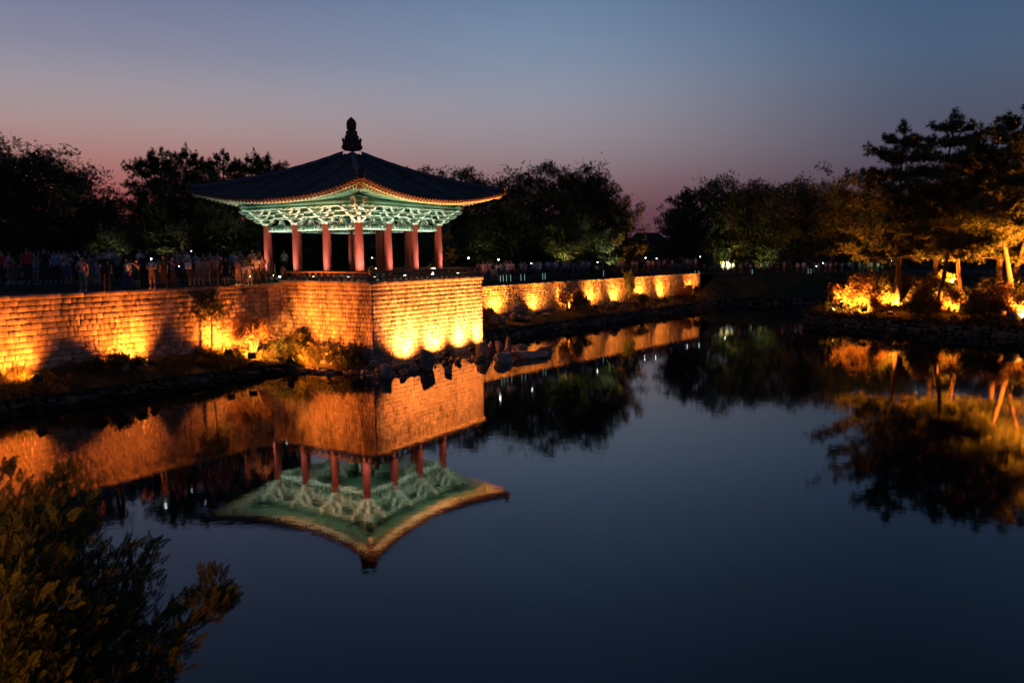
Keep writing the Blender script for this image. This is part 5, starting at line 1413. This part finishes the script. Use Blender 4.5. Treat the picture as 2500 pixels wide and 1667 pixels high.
# ------------------------------------------------------------------ metal fences along the bank
def fence(label, P, zs, h=1.1, step=2.0, rails=3, mat_='metal', r_post=.028, pick=0):
    root = thing('metal_railing', label, 'fence', (*P[0], zs[0])); o3 = np.array([*P[0], zs[0]])
    P = [np.array(p, float) for p in P]
    seg = np.array([0] + [np.linalg.norm(b - a) for a, b in zip(P[:-1], P[1:])]).cumsum()
    def at_(s):
        j = min(max(np.searchsorted(seg, s) - 1, 0), len(P) - 2); f = (s - seg[j]) / (seg[j + 1] - seg[j])
        q = P[j] * (1 - f) + P[j + 1] * f; return np.array([q[0], q[1], zs[j] * (1 - f) + zs[j + 1] * f])
    s = 0.0; pm_ = MB(); tube(pm_, [(0, 0, -.05), (0, 0, h)], r_post, 6); pmm = pm_.mesh('post', MT[mat_])
    while s <= seg[-1]: obj('post', pmm, root, at_(s) - o3); s += step
    for k in range(rails):
        z = h * (k + 1) / rails - .05
        mb = MB(); tube(mb, [at_(s) + [0, 0, z] - o3 for s in np.linspace(0, seg[-1], 60)], .016, 4); mb.build('rail', MT[mat_], root)
    if pick:
        mb = MB()
        for s in np.arange(0, seg[-1], pick): q = at_(s) - o3; box(mb, q + [0, 0, h * .5], (.008, .008, h * .45))
        mb.build('pickets', MT[mat_], root)['kind'] = 'stuff'
    return root
fence('thin dark metal fence along the top of the left wall in front of the crowd', [LW0 - LN * 1.0, TL - LW * 15.85 - LN * 1.0, TL - LW * 1 - LN * .9], [5.0, 5.02, 4.98])
fence('dark metal fence with upright bars along the top of the far wall', [FA - FD * 4 - FN * .7, FA - FN * .7, F1 - FN * .7, (27.6, 104.6), (45, 105.6), (80, 106.2)], [4.1, 4.0, 4.0, 3.38, 3.33, 3.33], h=1.05, step=2.4, rails=2, pick=.14)
for i, (px, py, c) in enumerate(((632, 688, 'left'), (655, 690, 'middle'), (668, 690, 'right'))):
    p = gp(px, 690, 5.05); q = TL - LW * (.9 - .45 * i) - LN * .5
    r_ = thing('short_post', 'dark post with pale reflector beside the left column, %s of three' % c, 'post', (q[0], q[1], 5.0), 0, 'posts beside the left column')
    mb = MB(); tube(mb, [(0, 0, 0), (0, 0, 1.15)], .05, 8); mb.build('post', MT['metal'], r_)
    mb = MB(); box(mb, (.05, -.03, .78), (.012, .012, .28)); mb.build('reflector', MT['cream'], r_)
G = 'fence legs with added glow at the far fence'
for i, px in enumerate((1231, 1238, 1246, 1256, 1281, 1290, 1334, 1340, 1482)):
    p = far_pt(px, -.55); r_ = thing('short_post', 'fence leg with added green white glow at the far fence, number %s from the pavilion' % ['one', 'two', 'three', 'four', 'five', 'six', 'seven', 'eight', 'nine'][i], 'bollard light', (*p, 4.0), 0, G)
    mb = MB(); box(mb, (0, 0, .4), (.035, .035, .4)); mb.build('post', MT['metal_g'], r_); mb = MB(); box(mb, (0, -.045, .45), (.018, .008, .28)); mb.build('glow_strip', MT['post_lit'], r_)
for i, (px, y) in enumerate(((1697, 103), (1706, 103), (1836, 105.6), (1972, 105.6), (1979, 105.6))):
    X = (px - 1250) / 1909.2 * y; r_ = thing('short_post', 'fence leg with added glow on the far bank, %s' % ['left of the slope', 'beside the left one at the slope', 'in the middle', 'left one of a pair', 'right one of a pair'][i], 'bollard light', (X, y, 3.33), 0, G)
    mb = MB(); box(mb, (0, 0, .4), (.05, .05, .4)); mb.build('post', MT['metal_g'], r_); mb = MB(); box(mb, (0, -.06, .45), (.03, .008, .3)); mb.build('glow_strip', MT['post_lit'], r_)

# ------------------------------------------------------------------ people
def person_mesh(pose, seed=0, fem=False, h=1.72):
    """One continuous body grown from a skeleton, and clothing shells cut from it. Faces +y."""
    s = h / 1.72; J = {}
    def j(n, p, r): J[n] = (np.array(p) * s, r * s)
    sh = .165 if fem else .19; hp = .1
    j('pelvis', (0, 0, .95), .135 if fem else .13); j('belly', (0, .01, 1.12), .115 if fem else .135); j('chest', (0, 0, 1.32), .135 if fem else .155); j('neck0', (0, -.01, 1.46), .06); j('neck', (0, 0, 1.53), .05); j('head0', (0, .01, 1.6), .082); j('head', (0, .01, 1.66), .094); j('top', (0, 0, 1.72), .06)
    for sd, n in ((1, 'r'), (-1, 'l')):
        j('sh' + n, (sd * sh, 0, 1.41), .06)
        if pose == 'phone' or (pose == 'phone1' and n == 'r'): e, w, hd = (sd * .24, .14, 1.22), (sd * .1, .33, 1.45), (sd * .05, .37, 1.53)
        elif pose == 'up': e, w, hd = (sd * .3, .08, 1.5), (sd * .16, .16, 1.76), (sd * .08, .18, 1.82)
        elif pose == 'fold': e, w, hd = (sd * .25, .03, 1.14), (sd * .06, .2, 1.12), (sd * -.03, .22, 1.13)
        elif pose == 'hip' and n == 'r': e, w, hd = (sd * .36, -.05, 1.18), (sd * .2, .04, 1.0), (sd * .15, .08, .98)
        else: e, w, hd = (sd * (sh + .07), -.02, 1.14), (sd * (sh + .09), .05, .9), (sd * (sh + .08), .08, .8)
        j('el' + n, e, .042); j('wr' + n, w, .03); j('ha' + n, hd, .036)
        st = .06 if pose == 'walk' else 0
        j('hp' + n, (sd * hp, 0, .88), .095); j('kn' + n, (sd * (hp + .01), .03 + sd * st, .5), .062); j('an' + n, (sd * (hp + .015), -.01 + sd * st * 2, .09), .042); j('to' + n, (sd * (hp + .03), .15 + sd * st * 2, .035), .04)
    names = list(J); ix = {n: i for i, n in enumerate(names)}
    E_ = [('pelvis', 'belly'), ('belly', 'chest'), ('chest', 'neck0'), ('neck0', 'neck'), ('neck', 'head0'), ('head0', 'head'), ('head', 'top')]
    for n in 'rl': E_ += [('chest', 'sh' + n), ('sh' + n, 'el' + n), ('el' + n, 'wr' + n), ('wr' + n, 'ha' + n), ('pelvis', 'hp' + n), ('hp' + n, 'kn' + n), ('kn' + n, 'an' + n), ('an' + n, 'to' + n)]
    me = bpy.data.meshes.new('sk'); me.from_pydata([J[n][0] for n in names], [(ix[a], ix[b]) for a, b in E_], [])
    o = bpy.data.objects.new('sk', me); COL.objects.link(o)
    m = o.modifiers.new('s', 'SKIN'); sv = me.skin_vertices[0].data
    for n in names: sv[ix[n]].radius = (J[n][1], J[n][1] * (.72 if n in ('belly', 'chest', 'pelvis') else 1))
    for v in sv: v.use_root = False
    sv[0].use_root = True
    m2 = o.modifiers.new('u', 'SUBSURF'); m2.levels = 1
    dg = bpy.context.evaluated_depsgraph_get(); ev = o.evaluated_get(dg); em = ev.to_mesh()
    V = np.array([v.co[:] for v in em.vertices]); F = [list(p.vertices) for p in em.polygons]; Nn = np.array([v.normal[:] for v in em.vertices])
    ev.to_mesh_clear(); bpy.data.objects.remove(o); bpy.data.meshes.remove(me)
    # nearest bone per face
    A = np.array([J[a][0] for a, b in E_]); B = np.array([J[b][0] for a, b in E_]); C = np.array([V[f].mean(0) for f in F])
    D = B - A; t = np.clip(np.einsum('nkj,kj->nk', C[:, None] - A[None], D) / np.sum(D * D, 1), 0, 1)
    bone = np.argmin(np.linalg.norm(C[:, None] - (A[None] + t[..., None] * D[None]), axis=2), 1)
    lab = [E_[b][0][:2] + '_' + E_[b][1][:2] for b in bone]
    return V, F, Nn, C, lab, s
def shell(V, F, Nn, keep, off, extra=None):
    mb = MB(); used = sorted({v for i, f in enumerate(F) if keep[i] for v in f}); mp_ = {v: i for i, v in enumerate(used)}
    W = V[used] + Nn[used] * off
    if extra is not None: W = extra(W)
    q = [[mp_[v] for v in f] for i, f in enumerate(F) if keep[i] and len(f) == 4]; t = [[mp_[v] for v in f] for i, f in enumerate(F) if keep[i] and len(f) == 3]
    mb.add(W, q or None, t or None); return mb
DUMMY = mat('cloth', (.3, .3, .3), .85, .2, 12)
def make_person_kind(pose, fem=False, h=1.72, dress=False, shorts=False, longhair=False, cap=False):
    V, F, Nn, C, lab, s = person_mesh(pose, 0, fem, h)
    torso = {'pe_be', 'be_ch', 'ch_ne', 'ch_sh', 'pe_hp'}
    body = MB(); body.add(V, [f for f in F if len(f) == 4] or None, [f for f in F if len(f) == 3] or None)
    K = {}
    K['body'] = body
    keep = [((l in {'be_ch', 'ch_sh', 'pe_be', 'ch_ne'} and c[2] < 1.47 * s) or (l == 'sh_el' and c[2] > 1.2 * s)) and c[2] > .93 * s for l, c in zip(lab, C)]
    K['shirt'] = shell(V, F, Nn, keep, .016 * s)
    if dress:
        keep = [((l in {'pe_be', 'pe_hp'}) or (l == 'hp_kn' and c[2] > .58 * s)) and c[2] < 1.1 * s for l, c in zip(lab, C)]
        def flare(W):
            W = W.copy(); k = np.clip((1.0 * s - W[:, 2]) / (.4 * s), 0, 1); W[:, 0] *= 1 + .3 * k; W[:, 1] = W[:, 1] * (1 + .6 * k); return W
        mb = MB(); lathe(mb, [(.23 * s, .55 * s), (.2 * s, .72 * s), (.165 * s, .9 * s), (.135 * s, 1.08 * s)], 14); mb.v[0][:, 1] *= .8
        K['skirt'] = mb
    else:
        low = .52 if shorts else .12
        keep = [(l in {'pe_hp', 'hp_kn', 'kn_an', 'pe_be'}) and c[2] < 1.0 * s and c[2] > low * s for l, c in zip(lab, C)]
        K['trousers'] = shell(V, F, Nn, keep, .014 * s)
    keep = [l in {'an_to'} or (l == 'kn_an' and c[2] < .1 * s) for l, c in zip(lab, C)]
    K['shoes'] = shell(V, F, Nn, keep, .012 * s)
    keep = [l in {'he_he', 'ne_he', 'he_to'} and (c[2] > 1.67 * s or (c[1] < -.0 * s and c[2] > (1.5 if longhair else 1.58) * s)) for l, c in zip(lab, C)]
    K['cap' if cap else 'hair'] = shell(V, F, Nn, keep, .018 * s)
    if longhair:
        mb = MB(); tube(mb, [(0, -.05 * s, 1.66 * s), (0, -.1 * s, 1.52 * s), (0, -.12 * s, 1.36 * s)], [.1 * s, .095 * s, .05 * s], 8); K['hair'].merge(mb)
    # small face relief: nose
    mb = MB(); box(mb, (0, .108 * s, 1.625 * s), (.014 * s, .02 * s, .022 * s), taper=.5); body.merge(mb)
    return {n: m.mesh(n, DUMMY, smooth=True) for n, m in K.items()}, {n: m for n, m in K.items()}, h
KINDS = [make_person_kind('down'), make_person_kind('phone'), make_person_kind('fold', shorts=True), make_person_kind('phone', fem=True, h=1.62, dress=True, longhair=True), make_person_kind('down', fem=True, h=1.62, dress=True, longhair=True),
         make_person_kind('hip', fem=True, h=1.64, shorts=True, longhair=True), make_person_kind('down', h=1.22, shorts=True), make_person_kind('up'), make_person_kind('down', cap=True, h=1.8), make_person_kind('phone1', cap=True), make_person_kind('walk', fem=True, h=1.65, longhair=True)]
PCOL = {'white': (.6, .58, .54), 'black': (.03, .03, .03), 'grey': (.18, .18, .19), 'red': (.42, .05, .04), 'navy': (.05, .07, .16), 'pink': (.45, .27, .27), 'blue': (.2, .32, .5), 'green': (.08, .2, .12), 'yellow': (.6, .4, .06), 'beige': (.34, .28, .2), 'brown': (.2, .12, .07), 'orange': (.6, .22, .06), 'skin': (.38, .23, .16), 'hair': (.02, .016, .014), 'denim': (.1, .14, .24)}
PM_ = {k: mat('person_' + k, v, .85, .12, 9) for k, v in PCOL.items()}
def dress_up(o, m):
    o.material_slots[0].link = 'OBJECT'; o.material_slots[0].material = m
def person(label, kind, loc, rz, shirt='white', low='black', shoes='black', hair='hair', group=None, sc=1.0):
    ms = KINDS[kind][0]; r = thing('person', label, 'person', tuple(loc), rz, group); r.scale = (sc, sc, sc)
    for n, me in ms.items():
        o = obj(n, me, r)
        dress_up(o, PM_['skin'] if n == 'body' else PM_[shirt] if n == 'shirt' else PM_[low] if n in ('trousers', 'skirt') else PM_[shoes] if n == 'shoes' else PM_[hair])
    return r
def phone(loc, rz, label, mt='screen', s=1.0):
    mb = MB(); box(mb, (0, 0, 0), (.04 * s, .006, .075 * s)); box(mb, (0, -.008, 0), (.035 * s, .003, .068 * s), m=1)
    o = mb.build('phone', [MT['metal'], MT[mt]], loc=tuple(loc), rz=rz); return tag(o, label, 'phone', 'phones held up in the crowd')
# left crowd: (px, frame depth, kind, facing, shirt, lower, hair, scale, label)
GL = 'crowd behind the left wall'
LC = [(8, 37.5, 0, 2.6, 'red', 'black', 'hair', 1, 'person in a red shirt cut by the left edge of the picture'),
 (26, 40, 5, 2.9, 'pink', 'denim', 'hair', 1, 'person in a pale pink shirt second from the left edge'),
 (33, 38.0, 10, 3.6, 'brown', 'brown', 'hair', .85, 'person with a brown bag walking at the far left'),
 (70, 38.5, 8, 3.3, 'red', 'black', 'black', 1, 'person in a dark red top right of the lit trunk'),
 (88, 41.0, 4, 3.0, 'grey', 'grey', 'hair', 1, 'person in grey standing behind the dark red top'),
 (112, 39.0, 0, 3.1, 'black', 'black', 'hair', 1.05, 'tall person all in black left of the photographing people'),
 (136, 40.0, 9, 3.4, 'blue', 'black', 'black', .95, 'person in a blue shirt holding a camera up to the face'),
 (160, 42.0, 1, 3.2, 'white', 'navy', 'hair', .98, 'person in white behind the blue shirted photographer'),
 (168, 39.6, 3, 3.5, 'pink', 'navy', 'hair', 1, 'person in a checked pink shirt and dark shorts holding a phone'),
 (185, 43.0, 0, 3.0, 'black', 'black', 'hair', 1, 'person with a dark backpack behind the green skirted one'),
 (203, 38.6, 5, 3.14, 'pink', 'green', 'hair', 1.06, 'slim person in pink top and green shorts with one hand at the hip'),
 (222, 43.0, 4, 3.0, 'grey', 'grey', 'hair', .95, 'person in grey right of the green shorts'),
 (239, 41.0, 6, 3.3, 'blue', 'blue', 'hair', 1, 'child in light blue beside the man in the pink cap'),
 (258, 38.2, 8, 3.2, 'black', 'black', 'pink', 1.06, 'tall broad man in black with a pink cap'),
 (290, 42.0, 1, 3.0, 'grey', 'black', 'hair', .98, 'person holding a camera right of the man in the pink cap'),
 (313, 40.5, 10, 2.7, 'white', 'navy', 'hair', .97, 'person in a white top turned to the right'),
 (325, 42.5, 6, 3.0, 'pink', 'grey', 'hair', 1.05, 'child in a pink top left of the flash light'),
 (336, 41.0, 3, 2.9, 'grey', 'black', 'hair', .95, 'person in grey directly left of the flash light'),
 (352, 42.5, 0, 3.0, 'black', 'black', 'hair', 1, 'person in black behind the flash light'),
 (372, 41.0, 2, 3.2, 'grey', 'brown', 'hair', .95, 'person in grey shirt and brown shorts right below the flash light'),
 (390, 43.5, 6, 3.0, 'yellow', 'yellow', 'hair', 1.15, 'child in yellow right of the flash light'),
 (402, 41.8, 0, 2.7, 'black', 'black', 'hair', 1.02, 'person in black shirt with bare arms right of the yellow child'),
 (424, 42.2, 1, 2.9, 'navy', 'black', 'hair', .97, 'person looking at a bright phone screen'),
 (450, 43.0, 1, 3.2, 'navy', 'black', 'hair', .98, 'person in navy with a camera held to the face'),
 (469, 42.6, 4, 3.3, 'black', 'brown', 'hair', 1, 'long haired person in black carrying a white bag'),
 (490, 42.2, 4, 3.1, 'beige', 'brown', 'hair', 1.02, 'long haired person in a beige dress left of the pink shirted one'),
 (506, 43.4, 10, 3.0, 'pink', 'denim', 'hair', 1, 'person in pink shirt and jeans in the middle of the right part of the crowd'),
 (527, 43.0, 1, 3.2, 'beige', 'brown', 'hair', 1, 'person in a light shirt and brown trousers photographing'),
 (543, 45.0, 0, 3.0, 'black', 'black', 'hair', .98, 'person in black just behind the photographing light shirt'),
 (553, 43.4, 4, 3.1, 'black', 'black', 'hair', 1.02, 'curly haired person in a long black dress'),
 (583, 44.5, 2, 2.8, 'grey', 'beige', 'hair', 1, 'person in grey shirt and pale shorts'),
 (597, 45.6, 6, 3.0, 'white', 'grey', 'white', 1.0, 'child with a white cap between two adults'),
 (601, 47.5, 5, 3.0, 'yellow', 'beige', 'hair', .95, 'person in dull yellow behind the capped child'),
 (611, 44.8, 6, 3.2, 'white', 'beige', 'hair', 1.08, 'child in a white shirt left of the white shirted photographer'),
 (628, 45.6, 9, 3.1, 'white', 'black', 'black', .99, 'brightly lit photographer in white beside the left column'),
 (643, 47.0, 1, 3.1, 'pink', 'black', 'hair', .97, 'person in pink half hidden by the left column'),
 (696, 58.0, 8, 2.9, 'white', 'black', 'orange', 1.0, 'person in a white shirt with orange cap standing behind the pavilion')]
def ground_left(x, y):
    # height of the verge and path behind the left wall
    q = np.array([x, y]) - TL; dist = -(q @ LN); a = q @ LW
    base = 5.3 if a < -12 else 5.3 - .2 * (a + 12) / 12
    return 4.93 + (base - 4.93) * min(1, max(0, (dist - .28) / 1.92))
for (px, y, k, rz_, sh_, lo_, ha_, sc_, lb) in LC:
    X = (px - 1250) / 1909.2 * y * .995
    z = ground_left(X, y) if px < 690 else 5.2
    rz2 = rz_ + math.atan2(-X, y) * 0
    person(lb, k, (X, y, z), rz2, sh_, lo_, 'white' if k in (2, 5, 6) else 'black', ha_, GL, sc_)
mb = MB(); box(mb, (0, 0, 0), (.15, .05, .18), taper=1.05); tube(mb, [(-.1, 0, .17), (-.06, 0, .42), (.06, 0, .42), (.1, 0, .17)], .012, 4)
tag(mb.build('tote_bag', PM_['white'], loc=((469 - 1250) / 1909.2 * 42.3 - .05, 42.2, 6.1)), 'white tote bag carried by the long haired person in black', 'bag')
# flashes and screens
def flash(px, py, y, label, s=1.0, mt='flash'):
    p = fgp(px, py, y); mb = MB(); lathe(mb, [(0, -.03 * s), (.025 * s, -.02 * s), (.035 * s, 0), (.025 * s, .02 * s), (0, .03 * s)], 10)
    o = mb.build('phone_light', MT[mt], loc=tuple(p)); tag(o, label, 'light', 'small lights in the crowd')
    return o, p
for px, py, y, lb, s, e in [(369, 632, 40.5, 'brightest phone light in the left crowd', .9, .4), (1144, 630, 66, 'bright white light left of the fence beyond the pavilion', 2.0, 3), (1217, 634, 68, 'round white light above the person with raised arms', 1.8, 2)]:
    o, p = flash(px, py, y, lb, s)
    ld = bpy.data.lights.new('lamp_light', 'POINT'); ld.energy = e; ld.color = (.85, 1, .95); ld.shadow_soft_size = .05
    lo_ = bpy.data.objects.new('lamp_light', ld); COL.objects.link(lo_); lo_.parent = o; lo_.location = (0, -.12, 0)
for i, (px, py, y, lb) in enumerate([(467, 613, 42, 'tiny bluish light above the long haired person in black'), (437, 650, 41.6, 'lit phone screen held low in the left crowd'), (908, 630, 62, 'small white light behind the pavilion columns'), (1297, 643, 70, 'small blue light in the centre crowd'),
        (1459, 640, 80, 'small white light above the centre crowd'), (1576, 630, 92, 'tall small white light near the gap'), (1603, 631, 92, 'small white light right of the gap'), (1681, 634, 100, 'white light held up above the end of the far wall'), (1710, 627, 104, 'white light highest over the far crowd'),
        (1774, 640, 106, 'tilted bright screen in the far crowd'), (2009, 642, 107, 'small white light over the far right crowd'), (1993, 650, 107, 'small white light low in the far right crowd'), (2177, 637, 107, 'bright tilted screen left of the island pines')]):
    flash(px, py, y, lb, 1.0 + (y > 60) * .35, 'flash' if y > 60 else 'screen')
# rest of the crowd: rows along the far wall and on the far bank
BACK = 1
def far_mesh(kind):
    K = KINDS[kind][1]; mb = MB(); order = ['body', 'shirt', 'trousers', 'skirt', 'shoes', 'hair', 'cap']; names = [n for n in order if n in K]
    return names
FK = [0, 1, 2, 3, 4, 10, 9, 0, 6, 7]
def far_person(k, loc, rz, cols, label, group, sc):
    # too small to show parts: one mesh with its own colours
    K = KINDS[k][1]; mats = []; mb = MB()
    key = (k, cols)
    if key not in FPM:
        for i, n in enumerate([n for n in ('body', 'shirt', 'trousers', 'skirt', 'shoes', 'hair', 'cap') if n in K]):
            src = K[n]; base = mb.n
            v = np.concatenate(src.v); mb.v.append(v); mb.n += len(v)
            off = 0
            for q in src.q: mb.q.append(q + base); mb.qm.append(np.full(len(q), i))
            for t in src.t: mb.t.append(t + base); mb.tm.append(np.full(len(t), i))
            c = {'body': 'skin', 'shirt': cols[0], 'trousers': cols[1], 'skirt': cols[1], 'shoes': 'black', 'hair': 'hair', 'cap': 'black'}[n]
            mats.append(PM_[c])
        FPM[key] = mb.mesh('person', mats, smooth=True)
    o = obj('person', FPM[key], None, tuple(loc), rz); o.scale = (sc, sc, sc)
    tag(o, label, 'person', group); return o
FPM = {}
r = np.random.default_rng(8)
TOPS = ['white'] * 5 + ['pink', 'grey', 'beige', 'black', 'black', 'navy', 'red', 'blue']; LOWS = ['black', 'black', 'navy', 'denim', 'grey', 'brown']
POSE = {0: 'arms down', 1: 'phone up', 2: 'hands folded', 3: 'skirt', 4: 'skirt', 7: 'arms raised', 9: 'cap', 10: 'long haired', 6: 'child sized'}
def spotname(px):
    for lim, nm in ((1215, 'beyond the pavilion railing'), (1262, 'above the first lit wall bay'), (1330, 'above the second lit wall bay'), (1400, 'above the third lit wall bay'), (1465, 'above the fourth lit wall bay'), (1525, 'above the fifth lit wall bay'), (1580, 'above the columnar shrub'),
                    (1640, 'above the last wall bays'), (1710, 'at the far wall end'), (1790, 'left on the far bank'), (1880, 'under the yellow green tree'), (1960, 'in the middle of the far bank'), (2040, 'left of the island'), (2300, 'behind the island shrubs')):
        if px < lim: return nm
    return 'on the far bank'
for i, (bx, who) in enumerate([(16, 'between the red shirt and the left edge'), (47, 'behind the walker with the brown bag'), (58, 'left of the dark red top'), (79, 'right behind the dark red top'), (99, 'left of the tall black figure'), (124, 'right of the tall black figure'), (148, 'behind the blue shirted photographer'),
        (177, 'between the checked pink shirt and the backpack'), (194, 'left of the green shorts'), (212, 'right of the green shorts'), (230, 'left of the man in the pink cap'), (247, 'just behind the man in the pink cap'), (270, 'right of the man in the pink cap'), (281, 'two places right of the pink cap'), (302, 'behind the camera holder'), (345, 'left of the flash light'), (362, 'under the flash light'),
        (381, 'left of the yellow child'), (413, 'right of the yellow child'), (436, 'behind the person with the phone screen'), (459, 'left of the white bag'), (480, 'right of the white bag'), (499, 'behind the beige dress'), (516, 'behind the pink shirt and jeans'), (535, 'right of the photographing light shirt'), (565, 'right of the long black dress'), (574, 'left of the pale shorts'), (590, 'behind the capped child'), (619, 'left of the bright photographer'), (637, 'right of the bright photographer')]):
    yb = 44.5 + (bx > 400) * 3 + r.uniform(0, 1.5); X = (bx - 1250) / 1909.2 * yb * .995
    top = ['black', 'grey', 'navy', 'beige', 'brown', 'black', 'blue', 'white'][r.integers(8)]; k = FK[r.integers(9)]
    far_person(k, (X, yb, 5.38 if bx < 400 else 5.25), PI + r.uniform(-.9, .9), (top, 'black'), 'person in %s in the back row, %s' % (top, who), GL, r.uniform(.93, 1.03))
px = 1180.0; n_f = 0; used = {}; FARP = []
while px < 2200:
    step = r.uniform(5.5, 13) if px < 1700 else r.uniform(8, 20)
    if 1262 < px < 1272 or 1300 < px < 1306: px += 8
    row = r.integers(0, 2)
    if px < 1712:
        p = far_pt(px, -1.5 - 1.3 * row); z = 4.18
    else:
        y = 107.5 + 1.5 * row; p = np.array([(px - 1250) / 1909.2 * y, y]); z = 3.38
        if 1712 < px < 1800: z = 3.45
    top = TOPS[r.integers(len(TOPS))]; low = LOWS[r.integers(len(LOWS))]; k = FK[r.integers(len(FK))]
    if row == 0 and r.random() < .3: top = 'white'
    key = (top, spotname(px), k); used[key] = used.get(key, 0) + 1
    lb = 'person in %s top, %s, %s' % (top, POSE[k], spotname(px))
    FARP.append((lb, far_person(k, (p[0], p[1], z), PI + r.uniform(-.7, .7), (top, low), lb, 'crowd along the far bank', r.uniform(.93, 1.04))))
    px += step; n_f += 1

# tell apart the few that would read the same, by their order from the left
from collections import defaultdict
dd_ = defaultdict(list)
for lb, o in FARP: dd_[lb].append(o)
for lb, os_ in dd_.items():
    if len(os_) > 1:
        for i, o in enumerate(os_): o['label'] = lb + ', ' + (['the left one', 'the right one'][i] if len(os_) == 2 else ['first', 'second', 'third', 'fourth', 'fifth'][min(i, 4)] + ' from the left')
